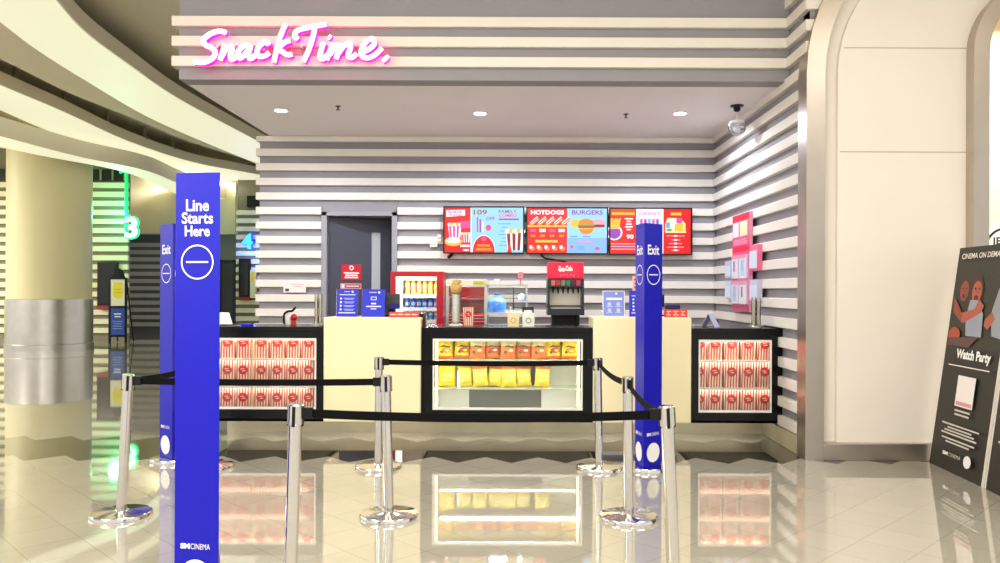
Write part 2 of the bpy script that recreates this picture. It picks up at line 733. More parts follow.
for nm, up, lo, lab in (('A', A_up, A_lo, 'broad curved luminous ceiling strip nearest the snack shop bulkhead'),
                        ('B', B_up, B_lo, 'curved luminous ceiling strip between the other two strips'),
                        ('C', C_up, C_lo, 'narrow curved luminous ceiling strip closest to the round column')):
    root = thing('cove_light', lab, 'ceiling light', up[20] + Vector((-0.4, 0, 0)), 'curved cove lights of the lobby ceiling')
    mb = MB()
    mb.strip(up, lo, M_COVE)
    mb.strip(shift(up, 0.03), shift(lo, 0.03), M_SOFFIT)
    mb.build('luminous_panel', None, root)
    mb = MB()
    lh = 0.36 if nm == 'C' else 0.22
    mb.strip(shift(up, lh), shift(up, lh, -1.6 if nm == 'C' else -0.12), M_SOFFIT)
    mb.strip(up, shift(up, 0, 0.03), M_SOFFIT)
    mb.strip(shift(up, 0, 0.03), shift(up, lh, 0.03), M_SOFFIT)
    mb.strip(shift(up, lh), shift(up, lh, 0.03), M_SOFFIT)
    mb.strip(up, shift(up, lh), M_SOFFIT)
    mb.build('lip', None, root)

mb = MB()
mb.strip(A_lo, A_sof, M_SOFFIT)
mb.strip(A_sof, shift(A_sof, 0.5), M_SOFFIT)
mb.strip(B_lo, shift(B_lo, 0, -0.35), M_SOFFIT)
mb.strip(shift(B_lo, 0, -0.35), shift(B_lo, 0.5, -0.35), M_SOFFIT)
mb.build('ceiling_soffit', kind='structure')
M_DKMET = mat('dark_bracket', rgb(140, 132, 108), 0.5)
for n, (x, y) in enumerate([(21, 84), (69, 106), (112, 123), (149, 138), (177, 148), (203, 156)]):
    p = on_plane(x, y, ZC + 0.22)
    mb = MB()
    mb.box(p.x - 0.14, p.x - 0.08, p.y - 0.03, p.y + 0.03, ZC + 0.2, 5.3)
    mb.box(p.x - 0.2, p.x - 0.02, p.y - 0.04, p.y + 0.04, ZC + 0.2, ZC + 0.225)
    tag(mb.build('ceiling_bracket', M_DKMET), '%s hanger bracket from the left in the groove above the middle cove strip' % ORD[n], 'bracket', 'hangers above the middle cove strip')
for n, (x, y) in enumerate([(11, 127), (41, 134), (78, 147), (111, 156), (137, 161)]):
    p = on_plane(x, y, ZC3 + 0.36)
    mb = MB()
    mb.box(p.x - 0.14, p.x - 0.08, p.y - 0.03, p.y + 0.03, ZC3 + 0.361, 5.3)
    mb.box(p.x - 0.4, p.x - 0.02, p.y - 0.04, p.y + 0.04, ZC3 + 0.361, ZC3 + 0.4)
    tag(mb.build('ceiling_bracket', M_DKMET), '%s hanger bracket from the left in the groove above the narrow lowest cove strip' % ORD[n], 'bracket', 'hangers above the lowest cove strip')

# far lobby walls
M_FSLAT = mat('far_slat_cream', rgb(236, 230, 196), 0.55, noise=0.02, scale=2)
M_FREC = mat('far_recess', rgb(132, 126, 104), 0.7)
M_CREAMW = mat('cream_wall', rgb(226, 224, 196), 0.6, noise=0.02, scale=1)


def slat_wall(name, x0, x1, y, ztop, pitch=0.25, m=M_FSLAT, r=M_FREC, depth=0.2, h=0.14):
    mb = MB()
    mb.box(x0, x1, y + 0.08, y + depth, 0, 5.3, r)
    z = 0.22
    while z < ztop:
        mb.box(x0 - 0.02, x1 + 0.03, y, y + 0.09, z, z + h, m)
        z += pitch
    return mb.build(name, kind='structure')


slat_wall('wall_left', -22.0, PX(126.5, 22.0), 22.0, 4.35)
mb = MB()
for a, b in ((-22.0, PX(14, 22.0)), (PX(88, 22), PX(125, 22))):
    mb.box(a, b, 21.98, 22.1, 4.42, 4.72, M_BLACKP)
    x = a
    while x < b:
        mb.box(x, x + 0.05, 21.95, 22.0, 4.42, 4.72, M_FREC)
        x += 0.33
mb.build('trim_4', kind='structure')
DC = 26.0
slat_wall('wall_corridor_shutter', PX(120, DC), PX(222, DC), DC, 2.95, pitch=0.235, m=mat('shutter_grey', rgb(214, 214, 212), 0.5), r=mat('shutter_gap', rgb(120, 120, 122), 0.6), h=0.13)
mb = MB()
mb.box(PX(118, 25.5), PX(236, 25.5), 25.4, 25.9, PZ(234, 25.5, 150), 5.3)
mb.build('wall_corridor_bulkhead', M_CREAMW, kind='structure')
mb = MB()
M_GREYW = mat('grey_wall', rgb(150, 152, 156), 0.6)
mb.box(PX(219, DC), PX(240, DC), DC - 0.1, DC, 0, 3.4, M_GREYW)
mb.build('wall_corridor_end', kind='structure')
dr = thing('door_2', 'grey far corridor door beside the glowing blue number', 'door', (PX(229, DC), DC - 0.15, 0))
dr['kind'] = 'structure'
mb = MB()
x0, x1 = PX(223.5, DC), PX(235, DC)
mb.box(x0, x1, DC - 0.16, DC - 0.1, 0, 2.3)
mb.build('door_leaf', mat('far_door', rgb(80, 82, 90), 0.5), dr)
mb = MB()
mb.box(x0 - 0.08, x0, DC - 0.2, DC - 0.1, 0, 2.38)
mb.box(x1, x1 + 0.08, DC - 0.2, DC - 0.1, 0, 2.38)
mb.box(x0 - 0.08, x1 + 0.08, DC - 0.2, DC - 0.1, 2.3, 2.38)
mb.build('door_frame', mat('far_door_frame', rgb(58, 60, 66), 0.5), dr)
slat_wall('wall_corridor_side', PX(236.5, 24.5), PX(236.5, 24.5) + 5, 24.5, 3.9, pitch=0.25)
mb = MB()
mb.box(PX(246, 24.4), PX(262, 24.4), 24.45, 24.6, 3.95, 4.3)
mb.build('trim_5', M_BLACKP, kind='structure')
mb = MB()
mb.box(-26, 3.0, 33, 33.2, 0, 5.3)
mb.build('wall_far', M_CREAMW, kind='structure')

# round column
xc, yc = PX(50, 19.0), 19.0
col = thing('column', 'thick round cream column with a brushed steel lower sleeve', 'column', (xc, yc, 0))
col['kind'] = 'structure'
mb = MB()
mb.lathe([(0.89, 1.2), (0.89, 5.3)], xc, yc, 64)
mb.build('column_shaft', mat('column_cream', rgb(226, 220, 176), 0.45, noise=0.02, scale=1), col)
mb = MB()
mb.lathe([(0.915, 0.16), (0.915, 1.19), (0.905, 1.2), (0.88, 1.2)], xc, yc, 64)
mb.build('column_sleeve', M_STEEL, col)
mb = MB()
mb.lathe([(0.93, 0.0), (0.93, 0.15), (0.915, 0.16)], xc, yc, 64)
mb.build('column_base_ring', M_STEEL, col)

# back door, ajar, with the dim room behind it
d1 = thing('door_1', 'dark grey service door standing ajar behind the counter', 'door', (doorx0 + 0.07, DW + 0.1, 0))
d1['kind'] = 'structure'
M_FRAME = mat('door_frame_grey', rgb(150, 150, 158), 0.5)
mb = MB()
mb.box(doorx0, doorx0 + 0.07, DW + 0.0, DW + 0.3, 0, doorz)
mb.box(doorx1 - 0.07, doorx1, DW + 0.0, DW + 0.3, 0, doorz)
mb.box(doorx0, doorx1, DW + 0.0, DW + 0.3, doorz - 0.05, doorz)
mb.build('door_frame', M_FRAME, d1, bevel=0.004)
hx, hy = doorx0 + 0.075, DW + 0.1
ang = math.radians(24)
Mh = Matrix.Translation((hx, hy, 0)) @ Matrix.Rotation(ang, 4, 'Z')
lw, lz = 0.9, doorz - 0.06
wx0, wx1, wz0, wz1 = 0.555, 0.675, 1.3, 2.2
mb = MB()
for q in ((0, wx0, 0.01, lz), (wx1, lw, 0.01, lz), (wx0, wx1, 0.01, wz0), (wx0, wx1, wz1, lz)):
    mb.box(q[0], q[1], 0, 0.045, q[2], q[3], M=Mh)
leaf = mb.build('door_leaf', M_DOOR, d1)
mb = MB()
mb.box(wx0, wx1, 0.018, 0.028, wz0, wz1, M=Mh)
mb.build('vision_panel', mat('frosted_pane', rgb(205, 212, 220), 0.35), leaf)
mb = MB()
mb.box(0.8, 0.86, -0.02, 0.0, 0.95, 1.12, M=Mh)
mb.tube([Mh @ Vector((0.83, -0.02, 1.05)), Mh @ Vector((0.83, -0.06, 1.05)), Mh @ Vector((0.73, -0.06, 1.05))], 0.01)
mb.build('door_handle', M_STEEL, leaf)
mb = MB()
mb.box(doorx0 - 0.3, doorx1 + 1.2, 12.2, 12.3, 0, 3.2, M_GREYW)
mb.box(doorx0 - 0.3, doorx1 + 1.2, DW + 0.31, 12.3, 3.1, 3.2, M_GREYW)
mb.box(doorx0 - 0.4, doorx0 - 0.3, DW + 0.31, 12.3, 0, 3.2, M_GREYW)
mb.build('wall_store_room', kind='structure')


def flat_sign(name, label, cat, loc, w, h, art, M, base=None, thick=0.006, group=None):
    """thin printed board: M is its plane at the lower left corner."""
    root = thing(name, label, cat, loc, group)
    mb = MB()
    mb.box(0, w, 0, h, -thick, 0, M=M)
    mb.build('board', base or M_WHITE, root)
    a = Art(M)
    art(a, w, h)
    a.build('print', root)
    return root


RED, PINK, YEL, LBLUE = ink(205, 20, 38), ink(240, 90, 140), ink(250, 205, 40), ink(120, 190, 240)


def art_notice(a, w, h):
    a.rect(0, 0, w, h, RED)
    a.ell(w / 2, h * 0.78, 0.03, 0.03, M_WHITE)
    a.ell(w / 2, h * 0.78, 0.018, 0.018, RED)
    a.lines(0.03, w - 0.03, [h * 0.45, h * 0.3, h * 0.16], 0.018, M_WHITE, 0.3)


Md = Mh @ plane((0.17, -0.006, 0), (1, 0, 0), (0, 0, 1))
flat_sign('door_notice', 'square red notice with white print on the grey service door', 'notice', Mh @ Vector((0.28, -0.01, PZ(281, 10.3))),
          0.26, 0.2, art_notice, Mh @ plane((0.16, -0.007, PZ(280.5, 10.3)), (1, 0, 0), (0, 0, 1)), RED)


def art_strip(a, w, h):
    a.rect(0.0, 0.0, w, h, ink(225, 170, 180))
    a.rect(0.055, 0.012, w - 0.01, h - 0.012, RED)
    a.lines(0.07, w - 0.03, [h * 0.5], 0.012, M_WHITE)
    a.rect(0.015, 0.015, 0.045, h - 0.015, M_WHITE)


flat_sign('door_notice', 'narrow red and white strip notice under the square red one on the door', 'notice', Mh @ Vector((0.28, -0.01, PZ(289, 10.3))),
          0.27, 0.07, art_strip, Mh @ plane((0.15, -0.007, PZ(289.5, 10.3)), (1, 0, 0), (0, 0, 1)), M_WHITE)

# ------------------------------------------------------------------ neon sign 'Snack Time.'
strokes = {
    'S': [[(207, 104), (192, 97), (165, 98), (130, 113), (106, 138), (116, 158), (145, 172), (160, 192), (148, 219), (110, 238), (62, 236)]],
    'n': [[(204, 158), (194, 190), (182, 228)], [(188, 212), (212, 175), (234, 166), (236, 184), (228, 212), (238, 224), (262, 206)]],
    'a': [[(316, 164), (294, 160), (268, 182), (262, 208), (276, 218), (304, 190), (320, 163), (311, 202), (320, 221), (342, 206)]],
    'c': [[(403, 158), (392, 145), (366, 158), (350, 186), (358, 210), (384, 208), (406, 193)]],
    'k': [[(480, 64), (464, 98), (446, 150), (426, 238)], [(500, 138), (474, 148), (446, 176), (466, 190), (488, 204), (510, 200)]],
    'T': [[(534, 132), (521, 114), (536, 92), (590, 78), (666, 64)], [(612, 84), (602, 130), (582, 188), (560, 236)]],
    'i': [[(652, 148), (641, 184), (636, 212), (650, 222), (670, 202)], [(676, 120), (684, 126)]],
    'm': [[(694, 150), (682, 186), (666, 226)], [(680, 204), (706, 164), (724, 162), (718, 190), (710, 222)], [(716, 202), (744, 164), (772, 150), (774, 172), (764, 206), (780, 216), (804, 198)]],
    'e': [[(822, 192), (858, 178), (884, 152), (874, 130), (848, 142), (826, 176), (826, 206), (852, 218), (888, 202), (918, 172)]],
    '.': [[(930, 216), (940, 226)]],
}
DS = 7.30
sg = thing('neon_sign', 'white backlit script sign reading Snack Time. with a pink glow', 'sign', P(292, 66, DS + 0.05))
M_LET = mat('letter_white', rgb(255, 250, 252), 0.4, emit=0.62, emit_col=rgb(255, 244, 252))
M_HALO = mat('letter_pink_glow', rgb(255, 40, 140), 0.4, emit=2.6, emit_col=rgb(255, 10, 130))
for ch, sts in strokes.items():
    f, b = MB(), MB()
    for st in sts:
        pts = smooth_path([P(180 + x / 4.545, 10 + y / 4.545, DS) for x, y in st], 5)
        r = 0.038 if ch == '.' else 0.0238
        f.tube(pts, r, 0.02, 10)
        b.tube([p + Vector((0, 0.055, 0)) for p in pts], r * 1.05, 0.03, 8)
    lo = f.build('letter', M_LET, sg)
    b.build('letter_halo', M_HALO, lo)
for x, y in ((215, 45), (240, 45), (262, 48), (300, 45), (330, 46), (352, 47), (370, 47)):
    p = P(x, y, DS)
    mb = MB()
    mb.box(p.x - 0.01, p.x + 0.01, DS + 0.05, DF - 0.001, p.z - 0.01, p.z + 0.01)
    mb.build('standoff', M_STEEL, sg)

# ------------------------------------------------------------------ lights and fittings of the shop ceiling
ZS = 3.40
for px_, py_, lab in ((281, 110, 'round recessed ceiling downlight under the letters of the script sign'),
                      (480, 113, 'round recessed ceiling downlight above the middle of the shop'),
                      (680, 113, 'round recessed ceiling downlight close to the security camera')):
    p = on_plane(px_, py_, ZS)
    r = thing('downlight', lab, 'downlight', p, 'recessed downlights of the shop ceiling')
    mb = MB()
    mb.lathe([(0.06, ZS - 0.004), (0.085, ZS - 0.012), (0.085, ZS), (0.06, ZS)], p.x, p.y, 28)
    mb.build('trim_ring', M_WPAINT, r)
    mb = MB()
    mb.lathe([(0.058, ZS - 0.012), (0.058, ZS - 0.003)], p.x, p.y, 28)
    mb.build('lens', M_DOWN, r)
    lamp('downlight_lamp', 'SPOT', (p.x, p.y, ZS - 0.05), 105, (0.80, 0.87, 1.0), 0.06, spot=math.radians(172))
for px_, py_, lab in ((338, 106, 'small dark sprinkler head in the ceiling beside the downlight under the sign'),
                      (626, 114, 'small dark sprinkler head in the ceiling nearer the security camera')):
    p = on_plane(px_, py_, ZS)
    mb = MB()
    mb.lathe([(0.028, ZS), (0.028, ZS - 0.006), (0.009, ZS - 0.01), (0.009, ZS - 0.03), (0.006, ZS - 0.03), (0.006, ZS - 0.038), (0.022, ZS - 0.04), (0.022, ZS - 0.044)], p.x, p.y, 12)
    tag(mb.build('ceiling_sprinkler', mat('sprinkler_metal', rgb(60, 55, 52), 0.4, 0.6)), lab, 'sprinkler', 'ceiling sprinklers')
p = on_plane(737, 105.5, ZS)
cc = thing('security_camera', 'clear dome security camera hanging from the ceiling by the right wall', 'security camera', p)
mb = MB()
mb.lathe([(0.07, ZS), (0.07, ZS - 0.01), (0.036, ZS - 0.02), (0.036, ZS - 0.05), (0.02, ZS - 0.065)], p.x, p.y, 24)
mb.build('mount', M_BLACKP, cc)
mb = MB()
mb.lathe([(0.012, ZS - 0.09), (0.012, ZS - 0.16)], p.x, p.y, 12)
mb.build('stem', M_WPAINT, cc)
mb = MB()
mb.lathe([(0.02, ZS - 0.15), (0.075, ZS - 0.165), (0.082, ZS - 0.2), (0.082, ZS - 0.23)], p.x, p.y, 24)
hs = mb.build('housing', mat('camera_white', rgb(250, 250, 252), 0.3), cc)
mb = MB()
mb.lathe([(0.09, ZS - 0.2)] + [(0.095 * math.cos(a * PI / 16), ZS - 0.23 - 0.09 * math.sin(a * PI / 16)) for a in range(1, 8)] + [(0.004, ZS - 0.32)], p.x, p.y, 24)
mb.build('dome', glass_mat('dome_glass', (0.9, 0.92, 0.95, 1), 3.0), cc)
mb = MB()
mb.ball((p.x, p.y, ZS - 0.25), 0.04, M_WPAINT)
mb.build('lens_turret', M_WPAINT, cc)

# ------------------------------------------------------------------ menu screens
E = 1.05
SR, SW, SB, SP, SY = px_light(232, 22, 24, E), px_light(250, 250, 255, E), px_light(160, 220, 250, E), px_light(240, 80, 160, E), px_light(252, 200, 60, E)
SO, SN, SG, SPU = px_light(240, 140, 50, E), px_light(170, 90, 40, E), px_light(90, 180, 90, E), px_light(160, 70, 190, E)
SL, SD = px_light(120, 170, 235, E), px_light(150, 20, 30, E)


def bucket(a, x, y, s, m1, m2):
    a.poly([(x - 0.4 * s, y), (x + 0.4 * s, y), (x + 0.5 * s, y + s), (x - 0.5 * s, y + s)], m2)
    for k in (-0.36, -0.12, 0.12):
        a.poly([(x + k * s, y), (x + (k + 0.14) * s, y), (x + (k * 1.25 + 0.17) * s, y + s), (x + k * 1.25 * s, y + s)], m1)
    for k in range(5):
        a.ell(x + (k - 2) * 0.2 * s, y + s + 0.03 * s * (k % 2), 0.15 * s, 0.13 * s, SY if k % 2 else SW, 12)


def menu1(a, w, h):
    a.rect(0, 0, w, h, SB)
    a.rect(0, 0, w * 0.33, h, SR)
    a.poly([(0.02, h * 0.79), (w * 0.26, h * 0.82), (w * 0.26, h * 0.95), (0.02, h * 0.94)], SW)
    a.text('Snack', 0.04, h * 0.88, w * 0.23, h * 0.935, SPU, 0.02)
    a.text('Time.', 0.05, h * 0.81, w * 0.23, h * 0.87, SP, 0.02)
    bucket(a, w * 0.13, h * 0.32, h * 0.3, SP, SW)
    a.ell(w * 0.11, h * 0.24, w * 0.11, h * 0.1, SY)
    a.ell(w * 0.11, h * 0.27, w * 0.09, h * 0.07, SW)
    a.rect(w * 0.2, h * 0.54, w * 0.32, h * 0.7, SP)
    bucket(a, w * 0.27, h * 0.22, h * 0.2, SR, SW)
    a.rect(w * 0.2, h * 0.12, w * 0.32, h * 0.17, SW)
    a.rect(w * 0.24, h * 0.03, w * 0.31, h * 0.07, SW)
    a.rect(w * 0.33, h * 0.02, w * 0.345, h * 0.98, SW)
    a.text('109', w * 0.37, h * 0.84, w * 0.54, h * 0.95, SN, 0.02)
    a.text('OFF', w * 0.53, h * 0.72, w * 0.64, h * 0.79, SPU, 0.02)
    for k, c in enumerate((SP, SPU, SW)):
        a.rect(w * (0.41 + 0.035 * k), h * 0.45, w * (0.43 + 0.035 * k), h * (0.8 - 0.06 * k), c)
    a.ell(w * 0.56, h * 0.55, w * 0.035, h * 0.07, SP)
    a.ell(w * 0.5, h * 0.0, w * 0.148, h * 0.39, SW, 40, 0, PI)
    a.ell(w * 0.5, h * 0.0, w * 0.14, h * 0.37, SR, 40, 0, PI)
    a.ell(w * 0.5, h * 0.3, w * 0.03, h * 0.05, SP)
    a.rect(w * 0.42, h * 0.13, w * 0.58, h * 0.18, SO)
    a.rect(w * 0.4, h * 0.04, w * 0.6, h * 0.1, SO)
    a.text('FAMILY', w * 0.69, h * 0.88, w * 0.92, h * 0.95, SN, 0.01)
    a.text('COMBO', w * 0.69, h * 0.79, w * 0.92, h * 0.865, SP, 0.02)
    a.lines(w * 0.69, w * 0.95, [h * 0.74], h * 0.035, SPU)
    a.lines(w * 0.68, w * 0.85, [h * (0.64 - 0.08 * k) for k in range(7)], h * 0.02, SL, 0.8)
    bucket(a, w * 0.9, h * 0.05, h * 0.42, SD, SW)
    a.poly([(w * 0.8, 0), (w * 0.86, 0), (w * 0.83, h * 0.26)], SR)


def menu2(a, w, h):
    a.rect(0, 0, w * 0.5, h, SR)
    a.rect(w * 0.5, 0, w, h, SB)
    a.rect(w * 0.5, h * 0.0, w, h * 0.34, px_light(140, 190, 245, E))
    a.text('HOTDOGS', w * 0.04, h * 0.86, w * 0.46, h * 0.96, SW, 0.05)
    a.text('BURGERS', w * 0.56, h * 0.86, w * 0.95, h * 0.96, SPU, 0.03)
    for k in range(5):
        x = w * (0.02 + 0.1 * k)
        q = lambda u, v: (x + u * w, h * v)
        a.poly([q(0, 0.64), q(0.03, 0.60), q(0.13, 0.74), q(0.11, 0.80), q(0.08, 0.79)], SO)
        a.poly([q(0.01, 0.68), q(0.035, 0.64), q(0.12, 0.76), q(0.1, 0.82)], SW)
        a.poly([q(0.02, 0.67), q(0.03, 0.655), q(0.115, 0.77), q(0.105, 0.79)], SN)
    a.rect(w * 0.0, h * 0.58, w * 0.5, h * 0.62, SY)
    for k in range(4):
        a.rect(w * (0.03 + 0.12 * k), h * 0.47, w * (0.11 + 0.12 * k), h * 0.54, SW if k % 2 else SP)
        a.rect(w * (0.04 + 0.12 * k), h * 0.36, w * (0.1 + 0.12 * k), h * 0.41, SO)
    a.rect(w * 0.1, h * 0.235, w * 0.38, h * 0.29, SY)
    for k in range(5):
        a.ell(w * (0.06 + 0.095 * k), h * 0.1, w * 0.035, h * 0.05, SO, 14)
        a.rect(w * (0.025 + 0.095 * k), h * 0.1, w * (0.06 + 0.095 * k), h * 0.17, SW)
    # burger with a wrap of fries
    a.ell(w * 0.62, h * 0.66, w * 0.08, h * 0.1, SY)
    a.ell(w * 0.88, h * 0.66, w * 0.11, h * 0.1, px_light(240, 170, 190, E))
    a.rect(w * 0.82, h * 0.58, w * 0.97, h * 0.64, SD)
    a.ell(w * 0.74, h * 0.64, w * 0.1, h * 0.13, SO, 24, 0, PI)
    a.rect(w * 0.63, h * 0.61, w * 0.85, h * 0.64, SG)
    a.rect(w * 0.64, h * 0.56, w * 0.84, h * 0.61, SN)
    a.rect(w * 0.64, h * 0.54, w * 0.84, h * 0.56, SY)
    a.ell(w * 0.74, h * 0.54, w * 0.09, h * 0.12, SO, 24, PI, 2 * PI)
    a.lines(w * 0.54, w * 0.63, [h * 0.37], h * 0.03, SL)
    a.lines(w * 0.7, w * 0.79, [h * 0.37], h * 0.03, SL)
    a.rect(w * 0.62, h * 0.24, w * 0.82, h * 0.28, px_light(230, 160, 210, E))
    a.lines(w * 0.62, w * 0.72, [h * 0.14, h * 0.09], h * 0.03, SL)
    a.ell(w * 0.56, h * 0.14, w * 0.02, h * 0.04, SP)
    a.ell(w * 0.88, h * 0.1, w * 0.03, h * 0.04, SP)


def menu3(a, w, h):
    a.rect(0, 0, w, h, SR)
    a.rect(0, h * 0.84, w * 0.31, h, px_light(222, 84, 20, E))
    a.rect(w * 0.02, h * 0.87, w * 0.3, h * 0.92, SY)
    a.ell(w * 0.05, h * 0.47, w * 0.1, h * 0.17, SW, 28)
    a.ell(w * 0.05, h * 0.47, w * 0.08, h * 0.14, SPU, 28)
    for k in range(7):
        a.poly([(w * (0.0 + 0.016 * k), h * 0.55), (w * (0.014 + 0.016 * k), h * 0.55), (w * (0.02 + 0.018 * k), h * (0.78 - 0.02 * (k % 3))), (w * (0.005 + 0.018 * k), h * 0.8)], SY)
    a.lines(w * 0.18, w * 0.28, [h * (0.78 - 0.06 * k) for k in range(5)], h * 0.03, SW, 0.6)
    a.text('90', w * 0.2, h * 0.33, w * 0.29, h * 0.43, SW, 0.04)
    a.lines(w * 0.01, w * 0.31, [h * 0.22, h * 0.16, h * 0.1], h * 0.025, px_light(250, 170, 190, E))
    a.rect(w * 0.32, 0, w * 0.66, h, SW)
    a.rect(w * 0.33, 0, w * 0.65, h * 0.8, px_light(225, 225, 250, E))
    a.text('DRINKS', w * 0.36, h * 0.86, w * 0.62, h * 0.93, px_light(240, 150, 200, E), 0.03)
    for k in range(5):
        a.rect(w * (0.37 + 0.05 * k), h * 0.66, w * (0.40 + 0.05 * k), h * 0.77, (SP, SPU, SL, SP, SPU)[k])
    a.rect(w * 0.75, h * 0.86, w * 0.88, h * 0.92, SY)
    a.poly([(w * 0.68, h * 0.47), (w * 0.94, h * 0.47), (w * 0.93, h * 0.68), (w * 0.86, h * 0.8), (w * 0.71, h * 0.8), (w * 0.68, h * 0.66)], px_light(250, 240, 190, E))
    for x, y, ww, hh, c in ((0.69, 0.58, 0.05, 0.12, SL), (0.75, 0.6, 0.06, 0.17, SW), (0.82, 0.68, 0.07, 0.12, SP), (0.8, 0.5, 0.1, 0.17, SY), (0.9, 0.5, 0.035, 0.17, px_light(240, 225, 120, E)), (0.7, 0.5, 0.06, 0.06, SG)):
        a.rect(w * x, h * y, w * (x + ww), h * (y + hh), c)
    a.lines(w * 0.7, w * 0.92, [h * 0.4, h * 0.31, h * 0.23, h * 0.15, h * 0.08], h * 0.025, px_light(250, 150, 160, E), 0.7)
    a.lines(w * 0.79, w * 0.83, [h * 0.4, h * 0.31, h * 0.23, h * 0.15, h * 0.08], h * 0.035, SW)


DT = 10.06
for (x0, x1, y0, y1, fn, lab) in ((443, 524, 206.2, 253.6, menu1, 'wall screen nearest the door showing popcorn combo offers on red and light blue'),
                                  (526, 608, 207, 254.3, menu2, 'middle wall screen headed hotdogs and burgers'),
                                  (609, 692, 207.6, 255, menu3, 'wall screen nearest the corner, red with fries and snack packs')):
    xa, xb, za, zb = PX(x0, DT), PX(x1, DT), PZ(y1, DT, (x0 + x1) / 2), PZ(y0, DT, (x0 + x1) / 2)
    r = thing('menu_screen', lab, 'screen', ((xa + xb) / 2, DT, za), 'menu screens on the back wall')
    bz = 0.016
    mb = MB()
    mb.box(xa + bz, xb - bz, DT + 0.02, DT + 0.06, za + bz, zb - bz)
    mb.box((xa + xb) / 2 - 0.15, (xa + xb) / 2 + 0.15, DT + 0.06, DW + 0.005, (za + zb) / 2 - 0.12, (za + zb) / 2 + 0.12)
    mb.build('housing', M_BLACKP, r)
    mb = MB()
    mb.box(xa, xa + bz, DT, DT + 0.03, za, zb)
    mb.box(xb - bz, xb, DT, DT + 0.03, za, zb)
    mb.box(xa + bz, xb - bz, DT, DT + 0.03, za, za + bz)
    mb.box(xa + bz, xb - bz, DT, DT + 0.03, zb - bz, zb)
    mb.build('bezel', M_BLACKP, r)
    a = Art(plane((xa + bz, DT + 0.019, za + bz)), 0.0003)
    fn(a, xb - xa - 2 * bz, zb - za - 2 * bz)
    a.build('picture', r)

for pts, lab in (([(455, 250, 10.1), (451, 255, 10.12), (448, 258, 10.12)], 'short black cable end under the screen nearest the door'),
                 ([(540, 253, 10.1), (545, 258, 10.1), (556, 260, 10.08), (566, 262, 10.0)], 'black cable drooping from the middle screen to the drink dispenser')):
    mb = MB()
    mb.tube(smooth_path([P(*q) for q in pts]), 0.012 if 'short' not in lab else 0.02, n=8)
    tag(mb.build('power_cable', M_BLACKP), lab, 'cable')
for x0, x1, y0, y1, lab in ((437.5, 441.5, 235, 242, 'small white wall box level with the edge of the screen'),
                            (430, 437, 242.5, 247.5, 'white double wall socket beside the screen nearest the door')):
    xa, xb, za, zb = PX(x0, DW), PX(x1, DW), PZ(y1, DW), PZ(y0, DW)
    r = thing('wall_socket', lab, 'socket', ((xa + xb) / 2, DW + 0.05, za))
    mb = MB()
    mb.box(xa, xb, DW - 0.03, DW + REC, za, zb)
    mb.build('socket_box', M_WPAINT, r, bevel=0.005)
    mb = MB()
    for k in (0.3, 0.7):
        mb.box(xa + (xb - xa) * k - 0.008, xa + (xb - xa) * k + 0.008, DW - 0.033, DW - 0.02, (za + zb) / 2 - 0.01, (za + zb) / 2 + 0.01)
    mb.build('outlet', M_FRAME, r)

# ------------------------------------------------------------------ counter run
DCF = 7.62           # front face
DB = 8.26            # back
ZT, ZB = 1.092, 0.19


def cx(px):
    return PX(px, DCF)


xw0, xw1 = cx(204), cx(323.2)
mb = MB()
mb.box(cx(208), XR + 0.03, 8.14, 8.25, 0, ZB - 0.001)
mb.build('trim_plinth', M_PLINTH, kind='structure')


lamp('undercounter_fill', 'AREA', (-0.25, 7.67, ZB - 0.006), 5.0, (1.0, 0.93, 0.78), 5.3, 0.008, rot=(math.radians(58), 0, 0))  # added lamp without a fixture, brightens the plinth and floor strip


